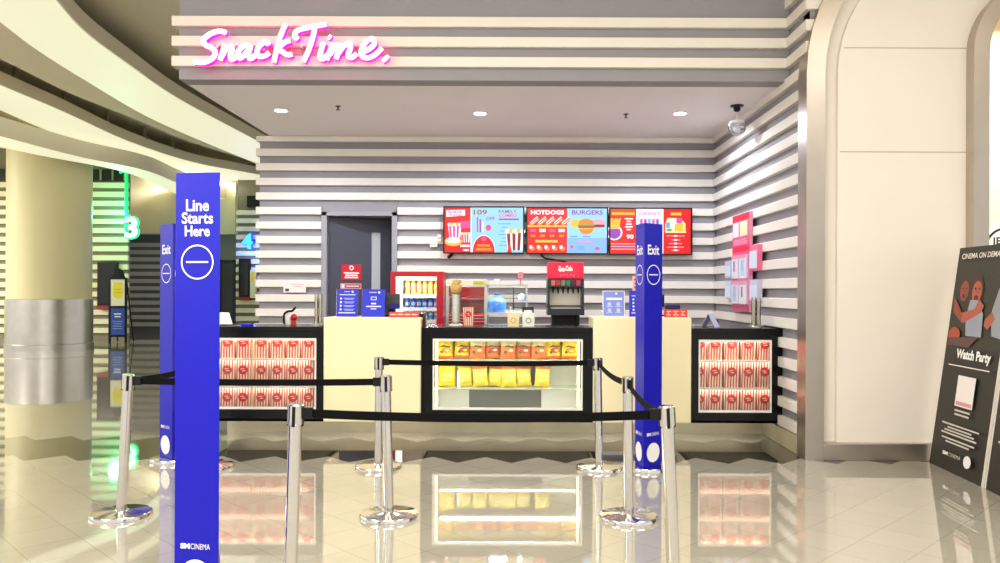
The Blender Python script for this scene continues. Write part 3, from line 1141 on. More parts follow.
def shell(root, x0, x1, wx0, wx1, wz0, wz1, liner, back_extra=None, side=0.05):
    """black counter cabinet with a lit front window."""
    mb = MB()
    mb.box(x0, x1, DCF, DB, ZT - 0.045, ZT)
    mb.build('countertop', M_BLACK, root, bevel=0.004)
    t = 0.03
    mb = MB()
    mb.box(x0, wx0, DCF + 0.004, DCF + t, ZB, ZT - 0.045)
    mb.box(wx1, x1, DCF + 0.004, DCF + t, ZB, ZT - 0.045)
    mb.box(wx0, wx1, DCF + 0.004, DCF + t, ZB, wz0)
    mb.box(wx0, wx1, DCF + 0.004, DCF + t, wz1, ZT - 0.045)
    mb.box(x0, x0 + 0.02, DCF + t, DB, ZB, ZT - 0.045)
    mb.box(x1 - 0.02, x1, DCF + t, DB, ZB, ZT - 0.045)
    mb.box(x0, x1, DB - 0.02, DB, ZB, ZT - 0.045)
    mb.box(x0, x1, DCF + 0.004, DB, ZB, ZB + 0.02)
    mb.build('cabinet_body', M_BLACK, root)
    e = 0.022
    mb = MB()
    yb = DCF + 0.42
    lx0, lx1 = max(wx0 - side, x0 + 0.025), min(wx1 + side, x1 - 0.025)
    mb.box(lx0, lx1, yb, yb + 0.01, ZB + 0.03, wz1 + 0.04, liner)
    mb.box(lx0, lx0 + 0.01, DCF + t, yb, ZB + 0.03, wz1 + 0.04, liner)
    mb.box(lx1 - 0.01, lx1, DCF + t, yb, ZB + 0.03, wz1 + 0.04, liner)
    mb.box(lx0, lx1, DCF + t, yb, ZB + 0.022, 0.2565, liner)
    mb.build('lining', None, root)
    mb = MB()
    mb.box(wx0, wx1, DCF - 0.002, DCF + 0.02, wz1 - e, wz1)
    mb.box(wx0, wx1, DCF - 0.002, DCF + 0.02, wz0, wz0 + e)
    mb.box(wx0, wx0 + e * 0.6, DCF - 0.002, DCF + 0.02, wz0 + e, wz1 - e)
    mb.box(wx1 - e * 0.6, wx1, DCF - 0.002, DCF + 0.02, wz0 + e, wz1 - e)
    fr = mb.build('window_frame', M_WPAINT, root)
    mb = MB()
    mb.box(wx0 + e * 0.5, wx1 - e * 0.5, DCF + 0.008, DCF + 0.012, wz0 + e * 0.5, wz1 - e * 0.5)
    mb.build('glass_pane', M_GLASS, root)
    mb = MB()
    mb.box(wx0 + 0.02, wx1 - 0.02, DCF + 0.035, DCF + 0.06, wz1 + 0.005, wz1 + 0.02)
    mb.build('led_strip', M_LEDW, root)
    lamp('case_light', 'AREA', ((wx0 + wx1) / 2, DCF + 0.06, wz1 + 0.0), (2.0 if liner is LIN else 5.0), (1.0, 0.9, 0.76), wx1 - wx0 - 0.06, 0.03, rot=(math.radians(-25), 0, 0))
    return yb


WZ0, WZ1 = 0.305, 0.983
SHZ = [0.785, 0.52, 0.257]
# left counter
u1 = thing('display_counter', 'black display counter of striped popcorn boxes beside the tall blue line pillar', 'counter', ((xw0 + xw1) / 2, DCF + 0.3, ZB), 'black display counters')
LIN = mat('case_lining', rgb(214, 190, 160), 0.5)
LINW = mat('case_lining_white', rgb(232, 232, 226), 0.35)
shell(u1, xw0, xw1, cx(207), cx(316.5), WZ0, WZ1, LIN)
for z in SHZ[:2]:
    mb = MB()
    mb.box(cx(207) - 0.02, cx(316.5) + 0.02, DCF + 0.031, DCF + 0.4, z - 0.016, z)
    mb.build('shelf', M_WPAINT, u1)
mb = MB()
mb.box(cx(250.2), cx(252.2), DCF + 0.022, DCF + 0.4, WZ0 - 0.05, WZ1)
mb.build('divider', mat('divider_cream', rgb(238, 220, 180), 0.5), u1)
# right counter
xr0, xr1 = cx(692), XR + REC - 0.002
u3 = thing('display_counter', 'black display counter of striped popcorn boxes against the striped right wall', 'counter', ((xr0 + xr1) / 2, DCF + 0.3, ZB), 'black display counters')
shell(u3, xr0, xr1, cx(699), cx(772), WZ0 - 0.015, WZ1, LIN)
for z in SHZ[:2]:
    mb = MB()
    mb.box(cx(699) - 0.02, cx(772) + 0.02, DCF + 0.031, DCF + 0.4, z - 0.016, z)
    mb.build('shelf', M_WPAINT, u3)
# middle counter
xm0, xm1 = cx(421.3), cx(593.3)
u2 = thing('display_counter', 'black display counter with lit showcase of yellow snack bags', 'counter', ((xm0 + xm1) / 2, DCF + 0.3, ZB), 'black display counters')
yb2 = shell(u2, xm0, xm1, cx(433), cx(583), WZ0, WZ1, LINW, side=0.02)
M_GREYP = mat('case_grey_panel', rgb(104, 106, 100), 0.4)
mb = MB()
mb.box(cx(467), cx(543), yb2 - 0.012, yb2, WZ0 - 0.06, 0.9)
mb.build('rear_panel', M_GREYP, u2)
for z in (0.775, 0.50):
    mb = MB()
    mb.box(cx(433) - 0.005, cx(583) + 0.005, DCF + 0.08, DCF + 0.4, z - 0.012, z)
    mb.build('shelf', mat('shelf_glass_edge', rgb(190, 200, 185), 0.2), u2)
for x in (436.5, 579):
    mb = MB()
    mb.box(cx(x) - 0.01, cx(x) + 0.01, DCF + 0.035, DCF + 0.06, WZ0 + 0.03, WZ1 - 0.03)
    mb.build('led_strip', M_LED, u2)

for mx_ in ((cx(207) + cx(316.5)) / 2, (cx(699) + cx(772)) / 2):
    for z in SHZ[:2]:
        lamp('shelf_fill', 'AREA', (mx_, DCF + 0.045, z - 0.02), 0.5, (1.0, 0.9, 0.78), 0.85, 0.02, rot=(math.radians(20), 0, 0))  # fill lamps added under the shelves to brighten the popcorn boxes
# striped popcorn boxes
def stripe_mat():
    m = bpy.data.materials.new('popcorn_stripes')
    m.use_nodes = True
    nt = m.node_tree
    b = nt.nodes['Principled BSDF']
    tc = nt.nodes.new('ShaderNodeTexCoord')
    s = nt.nodes.new('ShaderNodeSeparateXYZ')
    nt.links.new(tc.outputs['Object'], s.inputs[0])

    def N(op, a, k):
        n = nt.nodes.new('ShaderNodeMath')
        n.operation = op
        nt.links.new(a, n.inputs[0])
        n.inputs[1].default_value = k
        return n.outputs[0]
    f = nt.nodes.new('ShaderNodeMath')
    f.operation = 'FRACT'
    ad = nt.nodes.new('ShaderNodeMath')
    ad.operation = 'ADD'
    nt.links.new(s.outputs[0], ad.inputs[0])
    nt.links.new(s.outputs[1], ad.inputs[1])
    nt.links.new(N('ADD', N('DIVIDE', ad.outputs[0], 0.0265), 10.25), f.inputs[0])
    cmp_ = N('GREATER_THAN', f.outputs[0], 0.48)
    mx = nt.nodes.new('ShaderNodeMix')
    mx.data_type = 'RGBA'
    nt.links.new(cmp_, mx.inputs[0])
    mx.inputs[6].default_value = rgb(214, 74, 64)
    mx.inputs[7].default_value = rgb(242, 226, 202)
    nt.links.new(mx.outputs[2], b.inputs['Base Color'])
    b.inputs['Roughness'].default_value = 0.5
    return m


M_STRIPE = stripe_mat()
M_EMB = mat('popcorn_emblem', rgb(205, 52, 46), 0.5)


def make_box(loc, label, group):
    r = thing('popcorn_box', label, 'popcorn box', loc, group)
    w0, w1, d0, d1, hh = 0.068, 0.075, 0.045, 0.052, 0.245
    mb = MB()
    lo = [(-w0, -d0, 0), (w0, -d0, 0), (w0, d0, 0), (-w0, d0, 0)]
    hi = [(-w1, -d1, hh), (w1, -d1, hh), (w1, d1, hh), (-w1, d1, hh)]
    hi2 = [(-w1 + .003, -d1 + .003, hh), (w1 - .003, -d1 + .003, hh), (w1 - .003, d1 - .003, hh), (-w1 + .003, d1 - .003, hh)]
    lo2 = [(-w0 + .003, -d0 + .003, .004), (w0 - .003, -d0 + .003, .004), (w0 - .003, d0 - .003, .004), (-w0 + .003, d0 - .003, .004)]
    for A, B in ((lo, hi), (hi, hi2), (hi2, lo2)):
        for k in range(4):
            mb.face([A[k], A[(k + 1) % 4], B[(k + 1) % 4], B[k]])
    mb.face(lo[::-1])
    mb.face(lo2)
    mb.build('carton', M_STRIPE, r, local=True)
    a = Art(plane((0, -0.0520, 0.152), (1, 0, 0), (0, -0.027, 1)), 0.0008)
    a.ell(0, 0, 0.045, 0.045, M_EMB)
    a.rect(-0.022, 0.006, 0.014, 0.012, ink(250, 226, 205))
    a.rect(-0.01, -0.012, 0.024, -0.005, ink(250, 226, 205))
    a.build('emblem', r, local=True)
    return r


first = None
yb_box = DCF + 0.12
rows = ['top', 'middle', 'bottom']
xs1 = [212, 227.5, 243.3, 261.3, 277.3, 293.2, 308.8]
xs3 = [699.5, 715.2, 731.9, 748.6, 765]
for zi, z in enumerate(SHZ):
    for n, x in enumerate(xs1):
        k = len(xs1) - n
        lab = 'striped popcorn box, %s from podium, %s row of the counter by the line pillar' % (ORD[k - 1], rows[zi])
        loc = (cx(x) * (yb_box - .05) / DCF, yb_box, z)
        g = 'popcorn boxes in the counter by the line pillar'
        if first is None:
            first = make_box(loc, lab, g)
        else:
            copy_thing(first, loc, lab, group=g)
    for n, x in enumerate(xs3):
        lab = 'striped popcorn box, %s from podium, %s row of the counter by the striped wall' % (ORD[n], rows[zi])
        copy_thing(first, (cx(x) * (yb_box - .05) / DCF, yb_box, z), lab, group='popcorn boxes in the counter by the right wall')

# snack bags
M_BAGY = mat('bag_yellow', rgb(252, 220, 44), 0.3)
M_BAGO = mat('bag_orange', rgb(224, 120, 50), 0.3)
M_BAGR = mat('bag_red', rgb(196, 58, 44), 0.3)
M_BAGL = mat('bag_lime', rgb(228, 222, 92), 0.3)
M_BAGC = mat('bag_cream', rgb(240, 226, 170), 0.35)
M_BAGG = mat('bag_green', rgb(70, 84, 52), 0.35)


def make_bag(label, group, w, h, cols, loc, lean=0.0, rz=0.0, tilt=0.0):
    r = thing('snack_bag', label, 'snack bag', loc, group, rz)
    nx, nz = 10, 14
    mb = MB()
    ct, st = math.cos(tilt), math.sin(tilt)

    def pt(i, k, side):
        u, v = i / nx, k / nz
        e = min(1, math.sin(PI * v) * 1.6) ** 0.7 if 0 < v < 1 else 0
        th = 0.034 * e * (math.sin(PI * u) ** 0.5 if 0 < u < 1 else 0)
        ww = w * (1.04 - 0.1 * e)
        wr = 0.005 * math.sin(9 * u + 7 * v + w * 300) * e
        x = (u - 0.5) * ww
        z = v * h + 0.006 * math.sin(7 * u) * (1 if k == nz else 0)
        return Vector((x * ct + z * st, side * th + lean * z + wr, z * ct - x * st + abs(st) * w * 0.5))
    for side in (-1, 1):
        for k in range(nz):
            v = (k + 0.5) / nz
            m = cols[0] if v < 0.16 else cols[1] if v < 0.6 else cols[2] if v < 0.86 else cols[3]
            for i in range(nx):
                mb.face([pt(i, k, side), pt(i + 1, k, side), pt(i + 1, k + 1, side), pt(i, k + 1, side)], m, True)
    bmesh.ops.remove_doubles(mb.bm, verts=mb.bm.verts, dist=0.0005)
    mb.build('pouch', None, r, local=True)
    a = Art(plane((st * h * 0.46, -0.042 + lean * h * .46, h * 0.46), (ct, 0, -st), (st, lean, ct)), 0.0008)
    a.ell(0.012, -0.012, w * 0.3, h * 0.12, cols[4])
    a.poly([(-w * 0.4, h * 0.06), (-w * 0.1, h * 0.17), (w * 0.38, h * 0.12), (w * 0.3, h * 0.05), (-w * 0.1, h * 0.09)], cols[5])
    a.ell(0.025, -0.014, w * 0.14, h * 0.05, cols[2])
    a.ell(-0.03, -0.03, w * 0.1, h * 0.06, cols[5])
    a.build('front_print', r, local=True)
    return r


ybag = DCF + 0.2
kx = ybag / DCF
xt = [445.2, 462, 477.8, 493, 508.2, 523.6, 539.5, 554.3, 569.5]
bt = None
for n, x in enumerate(xt):
    edge = n in (0, 1, 7, 8)
    cols = (M_BAGO, M_BAGY if edge else M_BAGO, M_BAGY if edge else M_BAGC, M_BAGY, M_BAGR if n % 2 else M_BAGO, M_BAGG)
    lab = '%s snack bag from the left, upper shelf of the lit showcase' % ORD[n]
    make_bag(('yellow and orange ' if edge else 'orange and cream ') + lab, 'snack bags on the upper showcase shelf', 0.156, 0.215, cols,
             (cx(x) * kx, ybag + 0.03 * (n % 2), 0.776), 0.1, 0.12 * math.sin(n * 2.1), 0.05 * math.sin(n * 1.7))
xb_ = [447, 465, 481.0, 495, 509.4, 524.6, 542.2]
for n, x in enumerate(xb_):
    lab = 'yellow snack bag, %s from the left on the lower shelf of the showcase' % ORD[n]
    make_bag(lab, 'snack bags on the lower showcase shelf', 0.17 if n == 0 else 0.15, 0.215 if n == 0 else 0.2,
             (M_BAGY, M_BAGY, M_BAGY if n < 1 else M_BAGL, M_BAGY if n < 2 else M_BAGO, M_BAGL, M_BAGC),
             (cx(x) * kx, ybag + 0.03 * (n % 2), 0.501), 0.1, 0.14 * math.sin(n * 1.3 + 1), 0.07 * math.sin(n * 2.3 + 0.5))
mb = MB()
mb.box(cx(456), cx(459), ybag, ybag + 0.01, 0.501, 0.66)
tag(mb.build('price_card', M_WHITE), 'narrow white card between the first two bags on the lower showcase shelf', 'card')

lamp('case_light', 'AREA', (cx(508), DCF + 0.1, 0.485), 2.5, (1.0, 0.95, 0.82), 1.3, 0.04)  # extra fill added under the lower shelf, where the case was dim
lamp('case_light', 'AREA', (cx(508), DCF + 0.1, 0.757), 3, (1.0, 0.93, 0.78), 1.3, 0.04, rot=(math.radians(-20), 0, 0))  # extra fill added under the upper shelf for the lower bags
# cream podiums
DPO = 7.56
for x0, x1, lab in ((323.6, 421, 'cream cashier podium beside the grey service door side of the counter'), (593.5, 691.8, 'cream cashier podium behind the tall blue exit pillar')):
    xa, xb = PX(x0, DPO), PX(x1, DPO)
    z1 = PZ(317.4, DPO, (x0 + x1) / 2)
    pr = thing('cashier_podium', lab, 'podium', ((xa + xb) / 2, DPO + 0.3, ZB), 'cream cashier podiums')
    mb = MB()
    mb.box(xa, xb, DPO, DPO + 0.06, ZB + 0.003, z1)
    mb.build('front_panel', M_CREAM, pr, bevel=0.012, segs=3)
    mb = MB()
    mb.box(xa, xb, DPO + 0.061, 8.1, z1 - 0.035, z1 - 0.002)
    mb.build('top', M_CREAM, pr, bevel=0.006)
    mb = MB()
    mb.box(xa + 0.004, xa + 0.03, DPO + 0.061, 8.1, ZB + 0.003, z1 - 0.036)
    mb.box(xb - 0.03, xb - 0.004, DPO + 0.061, 8.1, ZB + 0.003, z1 - 0.036)
    mb.build('side_panel', M_CREAM, pr)
ZP = PZ(317.4, DPO, 372) - 0.002
ZP2 = PZ(317.4, DPO, 642) - 0.002

# ------------------------------------------------------------------ things on and behind the counter
BLUE2 = ink(24, 40, 214)
PALE = ink(196, 206, 245)


def art_steps(a, w, h):
    a.rect(0, 0, w, h, BLUE2)
    a.rect(w * 0.35, h * 0.9, w * 0.62, h * 0.925, PALE)
    a.ell(w * 0.74, h * 0.91, w * 0.05, w * 0.05, M_WHITE, 14)
    a.rect(w * 0.12, h * 0.78, w * 0.88, h * 0.82, PALE)
    for k in range(4):
        a.ell(w * 0.2, h * (0.66 - 0.135 * k), w * 0.05, w * 0.05, M_WHITE, 14)
        a.lines(w * 0.33, w * 0.85, [h * (0.67 - 0.135 * k), h * (0.63 - 0.135 * k)], h * 0.018, PALE, 0.3)
    a.rect(w * 0.1, h * 0.11, w * 0.9, h * 0.16, PALE)


def art_card(a, w, h):
    a.rect(0, 0, w, h, BLUE2)
    a.rect(w * 0.3, h * 0.87, w * 0.62, h * 0.9, PALE)
    a.ell(w * 0.74, h * 0.885, w * 0.05, w * 0.05, M_WHITE, 14)
    a.rect(w * 0.38, h * 0.6, w * 0.64, h * 0.73, PALE)
    a.rect(w * 0.42, h * 0.63, w * 0.6, h * 0.7, BLUE2)
    a.rect(w * 0.4, h * 0.45, w * 0.62, h * 0.5, M_WHITE)
    a.rect(w * 0.18, h * 0.35, w * 0.84, h * 0.39, M_WHITE)
    a.rect(w * 0.38, h * 0.26, w * 0.64, h * 0.3, PALE)


def art_info(a, w, h):
    a.rect(0.006, 0.006, w - 0.006, h - 0.006, ink(128, 146, 232))
    a.ell(w * 0.62, h * 0.89, w * 0.05, w * 0.05, M_WHITE, 14)
    a.rect(w * 0.16, h * 0.64, w * 0.88, h * 0.73, M_WHITE)
    for i in (0.3, 0.7):
        for j in (0.48, 0.24):
            a.ell(w * i, h * j, w * 0.09, w * 0.09, PALE, 14)
            a.rect(w * (i - 0.14), h * (j - 0.11), w * (i + 0.14), h * (j - 0.08), PALE)


def holder(label, x0, x1, y0, D, z, art, tilt=0.12, base=BLUE2, group='table-top sign holders'):
    xa, xb = PX(x0, D), PX(x1, D)
    h = PZ(y0, D, (x0 + x1) / 2) - z
    r = thing('sign_holder', label, 'sign holder', ((xa + xb) / 2, D, z), group)
    M = plane((xa, D, z + 0.004), (1, 0, 0), (0, tilt, 1))
    mb = MB()
    mb.box(-0.004, xb - xa + 0.004, 0, h, -0.008, -0.002, M=M)
    mb.build('acrylic_back', M_ACRYL, r)
    mb = MB()
    mb.box(xa, xb, D, D + 0.09, z, z + 0.004)
    mb.build('foot', M_ACRYL, r)
    mb = MB()
    mb.box(0, xb - xa, 0.0, h, -0.0018, 0, M=M)
    s = mb.build('insert', base, r)
    a = Art(M)
    art(a, xb - xa, h)
    a.build('print', s)
    return r


holder('blue sign with four bullet icons on the cream podium by the door', 336.5, 357.5, 289.5, 7.72, ZP, art_steps)
holder('blue sign with a card icon on the cream podium by the door', 362, 384.5, 289.5, 7.72, ZP, art_card)
holder('pale blue icon sign on the cream podium beside the drink dispenser', 603, 625, 291, 7.74, ZP2, art_info, base=M_WHITE)
holder('narrow dark blue sign half hidden behind the blue exit pillar', 629.5, 650, 291, 7.74, ZP2, art_steps)


def art_mini(a, w, h):
    a.rect(0, 0, w, h, ink(250, 190, 195))
    a.lines(w * 0.2, w * 0.8, [h * 0.75, h * 0.5, h * 0.25], h * 0.12, RED, 0.3)


r = thing('sign_holder', 'small pink and red card on a stalk peeking beside the exit pillar', 'sign holder', (PX(636, 8.0), 8.0, ZP2))
mb = MB()
mb.box(PX(632.5, 8.0), PX(640, 8.0), 8.0, 8.006, PZ(291, 8.0, 635), PZ(276, 8.0, 635))
b_ = mb.build('card', M_WHITE, r)
a = Art(plane((PX(632.5, 8.0), 7.9995, PZ(291, 8.0, 635))))
art_mini(a, PX(640, 8.0) - PX(632.5, 8.0), PZ(276, 8.0) - PZ(291, 8.0))
a.build('print', b_)
mb = MB()
mb.box(PX(636, 8.0) - 0.004, PX(636, 8.0) + 0.004, 8.007, 8.015, ZP2, PZ(280, 8.0, 635))
mb.box(PX(634, 8.0), PX(638, 8.0), 7.97, 8.05, ZP2, ZP2 + 0.006)
mb.build('stalk', M_STEEL, r)

# card terminal with screen on podium by the door
r = thing('payment_terminal', 'dark point of sale terminal with blue display on the podium by the door', 'terminal', (PX(391, 7.85), 7.85, ZP))
mb = MB()
xa, xb = PX(383.5, 7.85), PX(399.5, 7.85)
mb.box(xa, xb, 7.86, 7.9, PZ(309, 7.85, 390), PZ(293.5, 7.85, 390))
mb.build('monitor_back', mat('terminal_grey', rgb(62, 64, 66), 0.45), r, bevel=0.006)
mb = MB()
mb.box(PX(388, 7.85), PX(394, 7.85), 7.9, 7.96, ZP, PZ(300, 7.85, 390))
mb.box(PX(384, 7.85), PX(398, 7.85), 7.84, 8.0, ZP, ZP + 0.02)
mb.build('stand', M_BLACKP, r)
mb = MB()
mb.box(PX(389.5, 7.8), PX(400, 7.8), 7.78, 7.82, PZ(309, 7.8, 395), PZ(303.5, 7.8, 395))
mb.build('customer_display', mat('display_navy', rgb(10, 10, 110), 0.3), r)


def red_box(label, x0, x1, y0, y1, D, z, art=None):
    xa, xb = PX(x0, D), PX(x1, D)
    h = PZ(y0, D, (x0 + x1) / 2) - z
    r = thing('counter_sign', label, 'counter sign', ((xa + xb) / 2, D, z))
    mb = MB()
    mb.box(xa, xb, D, D + 0.06, z, z + h)
    mb.build('body', RED, r, bevel=0.004)
    a = Art(plane((xa, D - 0.0002, z)))
    art(a, xb - xa, h)
    a.build('print', r)


def art_bar(a, w, h):
    a.rect(0.004, 0.004, w - 0.004, h - 0.004, ink(226, 66, 52))
    for k in range(4):
        a.rect(w * (0.06 + 0.23 * k), h * 0.4, w * (0.24 + 0.23 * k), h * 0.66, ink(250, 200, 180))


def art_red2(a, w, h):
    a.rect(0.004, 0.004, w - 0.004, h - 0.004, ink(224, 60, 48))
    a.text('SLC', w * 0.08, h * 0.2, w * 0.92, h * 0.8, ink(250, 190, 160), 0.03)


red_box('long low red sign with pale lettering lying on the podium by the door', 389, 419.5, 312, 317, 7.7, ZP, art_bar)
mb = MB()
xa = PX(419.5, 7.75)
mb.box(xa, xa + 0.04, 7.7, 7.95, ZP - 0.14, ZP + 0.035)
tag(mb.build('podium_bracket', M_BLACKP, bevel=0.006), 'black box hooked on the edge of the podium by the door', 'bracket')


def art_red2(a, w, h):
    a.rect(0.004, 0.004, w - 0.004, h - 0.004, ink(226, 60, 50))
    for k, ww in enumerate((0.2, 0.26, 0.2)):
        x = (0.07, 0.36, 0.7)[k]
        a.rect(w * x, h * 0.22, w * (x + ww), h * 0.34, ink(252, 196, 176))
        a.rect(w * x, h * 0.68, w * (x + ww), h * 0.8, ink(252, 196, 176))
        a.rect(w * (x + ww * 0.3), h * 0.34, w * (x + ww * 0.5), h * 0.68, ink(252, 196, 176))


red_box('small red box sign on the podium beside the exit pillar', 665, 687.5, 309.5, 318, 7.75, ZP2, art_red2)
r = thing('card_reader', 'dark blue card reader behind the small red box sign', 'card reader', (PX(673, 7.95), 7.95, ZP2))
mb = MB()
mb.box(PX(666.5, 7.95), PX(680.5, 7.95), 7.95, 8.05, ZP2, PZ(304.5, 7.95, 673))
mb.build('body', mat('reader_navy', rgb(20, 20, 60), 0.35), r, bevel=0.01)
mb = MB()
mb.box(PX(668, 7.95), PX(679, 7.95), 7.944, 7.949, PZ(308, 7.95, 673), PZ(305.3, 7.95, 673))
mb.build('display', mat('display_navy', rgb(10, 10, 110), 0.3), r)
r = thing('payment_terminal', 'black terminal edge just beside the exit pillar above the red box sign', 'terminal', (PX(661, 7.98), 7.98, ZP2))
mb = MB()
mb.box(PX(652, 7.98), PX(664.5, 7.98), 7.98, 8.02, PZ(307, 7.98, 660), PZ(294.5, 7.98, 660))
mb.build('monitor', M_BLACKP, r, bevel=0.005)
mb = MB()
mb.box(PX(657, 7.98), PX(661, 7.98), 8.02, 8.05, ZP2, PZ(300, 7.98, 660))
mb.box(PX(654, 7.98), PX(664, 7.98), 7.97, 8.09, ZP2, ZP2 + 0.015)
mb.build('stand', M_BLACKP, r)


# clear tube dispensers
def tubes(label, x0, x1, y0, D, z, n=2):
    xa, xb = PX(x0, D), PX(x1, D)
    h = PZ(y0, D, (x0 + x1) / 2) - z
    r = thing('straw_dispenser', label, 'dispenser', ((xa + xb) / 2, D, z), 'clear tube dispensers')
    mb = MB()
    mb.lathe([((xb - xa) * 0.75, z), ((xb - xa) * 0.75, z + 0.015), ((xb - xa) * 0.6, z + 0.025)], (xa + xb) / 2, D, 20)
    mb.build('base', M_STEEL, r)
    for k in range(n):
        rr = (xb - xa) / n * 0.46
        xk = xa + (xb - xa) * (k + 0.5) / n
        mb = MB()
        mb.lathe([(rr, z + 0.025), (rr, z + h * (1 if k == 0 else 0.96))], xk, D, 16)
        t = mb.build('tube', M_ACRYL, r)
        mb = MB()
        for q in range(7):
            a_ = 2 * PI * q / 7
            mb.tube([(xk + rr * 0.5 * math.cos(a_), D + rr * 0.5 * math.sin(a_), z + 0.03), (xk + rr * 0.55 * math.cos(a_ + 0.4), D + rr * 0.55 * math.sin(a_ + 0.4), z + h * 0.9)], rr * 0.2, n=6, m=M_WPAINT if q % 2 else mat('straw_tan', rgb(214, 196, 160), 0.5))
        mb.build('straws', None, t)
        mb = MB()
        mb.lathe([(rr * 1.08, z + h * 0.5), (rr * 1.08, z + h * 0.53)], xk, D, 16)
        mb.build('band', M_STEEL, t)
    return r


tubes('pair of clear tubes of straws on the counter under the striped wall by the door', 314.5, 322.5, 293, 7.9, ZT)
tubes('pair of clear tubes of straws on the counter under the leaflet rack', 751.5, 761, 297, 7.85, ZT)

# papers stand, blue pad, dispenser with hook at the left counter
r = thing('paper_stand', 'white angled paper stand on the counter beside the line pillar', 'stand', (PX(222, 7.85), 7.85, ZT))
mb = MB()
M = plane((PX(203, 7.8), 7.8, ZT + 0.01), (1, 0, 0), (0, 1.2, 1))
mb.prism([(0.0, 0.0), (0.29, 0.0), (0.21, 0.17), (0.0, 0.17)], 0.0, 0.006, M=M)
mb.build('sheet', M_WHITE, r)
mb = MB()
mb.box(PX(204, 7.85), PX(228, 7.85), 7.8, 8.1, ZT, ZT + 0.01)
mb.build('tray', M_BLACKP, r)
mb = MB()
mb.box(PX(242, 7.75), PX(251.5, 7.75), 7.72, 7.82, ZT, ZT + 0.022)
tag(mb.build('blue_pad', mat('pad_blue', rgb(30, 30, 230), 0.5), bevel=0.006), 'small bright blue pad lying on the counter by the line pillar', 'pad')
r = thing('soap_bottle', 'white and red bottle with black hooked tube on the left counter', 'bottle', (PX(291, 8.0), 8.0, ZT))
mb = MB()
mb.lathe([(0.03, ZT), (0.032, ZT + 0.01), (0.032, ZT + 0.085), (0.014, ZT + 0.11), (0.014, ZT + 0.12)], PX(288.5, 8.0), 8.0, 20)
mb.build('white_bottle', M_WPAINT, r)
mb = MB()
mb.ball((PX(294, 7.98), 7.98, ZT + 0.075), 0.034, sz=1.05)
mb.lathe([(0.025, ZT), (0.02, ZT + 0.05)], PX(294, 7.98), 7.98, 16)
mb.build('red_bulb', M_RED, r)
mb = MB()
mb.tube(smooth_path([P(284, 324, 7.97), P(284, 315, 7.97), P(287.5, 311.5, 7.97), P(292, 311, 7.97), P(295, 308, 7.97), P(296, 307.5, 7.97)]), 0.011, n=8)
mb.build('hose', M_BLACKP, r)


def art_paper(a, w, h):
    a.rect(w * 0.08, h * 0.1, w * 0.25, h * 0.35, ink(60, 55, 60))
    a.lines(w * 0.35, w * 0.9, [h * 0.75, h * 0.55], h * 0.06, ink(215, 170, 175), 0.4)


flat_sign('wall_paper', 'white paper notice fixed to the slats beside the service door', 'paper', (PX(295, DW), DW - 0.005, PZ(292, DW)), PX(306, DW) - PX(283.5, DW), 0.14, art_paper,
          plane((PX(283.5, DW), DW - 0.004, PZ(292.5, DW, 295))), ink(238, 228, 226), 0.003)

# drinks fridge
fx0, fx1, fy = PX(390.5, 9.3), PX(443, 9.3), 9.3
fz1 = PZ(271.5, 9.3, 417)
fr = thing('drinks_fridge', 'red drinks fridge with glass door full of bottles', 'fridge', ((fx0 + fx1) / 2, fy + 0.3, 0))
mb = MB()
t = 0.05
mb.box(fx0, fx0 + t, fy + 0.04, fy + 0.65, 0, fz1)
mb.box(fx1 - t, fx1, fy + 0.04, fy + 0.65, 0, fz1)
mb.box(fx0 + t, fx1 - t, fy + 0.04, fy + 0.65, fz1 - 0.05, fz1)
mb.box(fx0 + t, fx1 - t, fy + 0.04, fy + 0.65, 0, 0.2)
mb.box(fx0, fx1, fy + 0.62, fy + 0.66, 0, fz1)
mb.build('cabinet', M_RED, fr)
mb = MB()
mb.box(fx0, fx0 + 0.06, fy, fy + 0.035, 0.2, fz1)
mb.box(fx1 - 0.075, fx1, fy, fy + 0.035, 0.2, fz1)
mb.box(fx0 + 0.06, fx1 - 0.075, fy, fy + 0.035, fz1 - 0.06, fz1)
mb.box(fx0 + 0.06, fx1 - 0.075, fy, fy + 0.035, 0.2, 0.28)
dd = mb.build('door', M_RED, fr, bevel=0.004)
mb = MB()
mb.box(fx0 + 0.06, fx1 - 0.075, fy + 0.015, fy + 0.02, 0.28, fz1 - 0.06)
mb.build('glass', M_GLASS, dd)
mb = MB()
mb.box(fx0 + 0.06, fx0 + 0.13, fy + 0.05, fy + 0.09, 0.28, fz1 - 0.07)
mb.box(fx0 + 0.06, fx1 - 0.075, fy + 0.05, fy + 0.08, fz1 - 0.1, fz1 - 0.06)
mb.build('light_strip', M_LEDW, fr)
mb = MB()
mb.box(fx0 + 0.055, fx1 - 0.055, fy + 0.55, fy + 0.56, 0.2, fz1 - 0.06)
mb.build('rear_lining', LINW, fr)
shz = [PZ(295.5, fy + 0.1, 417), PZ(308.5, fy + 0.1, 417), PZ(321, fy + 0.1, 417)]
mb0 = None
for z in shz:
    mb = MB()
    mb.box(fx0 + 0.055, fx1 - 0.055, fy + 0.09, fy + 0.54, z - 0.012, z)
    mb.box(fx0 + 0.06, fx1 - 0.08, fy + 0.085, fy + 0.09, z - 0.03, z + 0.015)
    mb.build('shelf', mat('fridge_shelf', rgb(225, 228, 232), 0.4), fr)
lamp('fridge_light', 'AREA', ((fx0 + fx1) / 2, fy + 0.07, fz1 - 0.11), 8, (0.95, 0.97, 1.0), 0.4, 0.03, rot=(math.radians(-30), 0, 0))


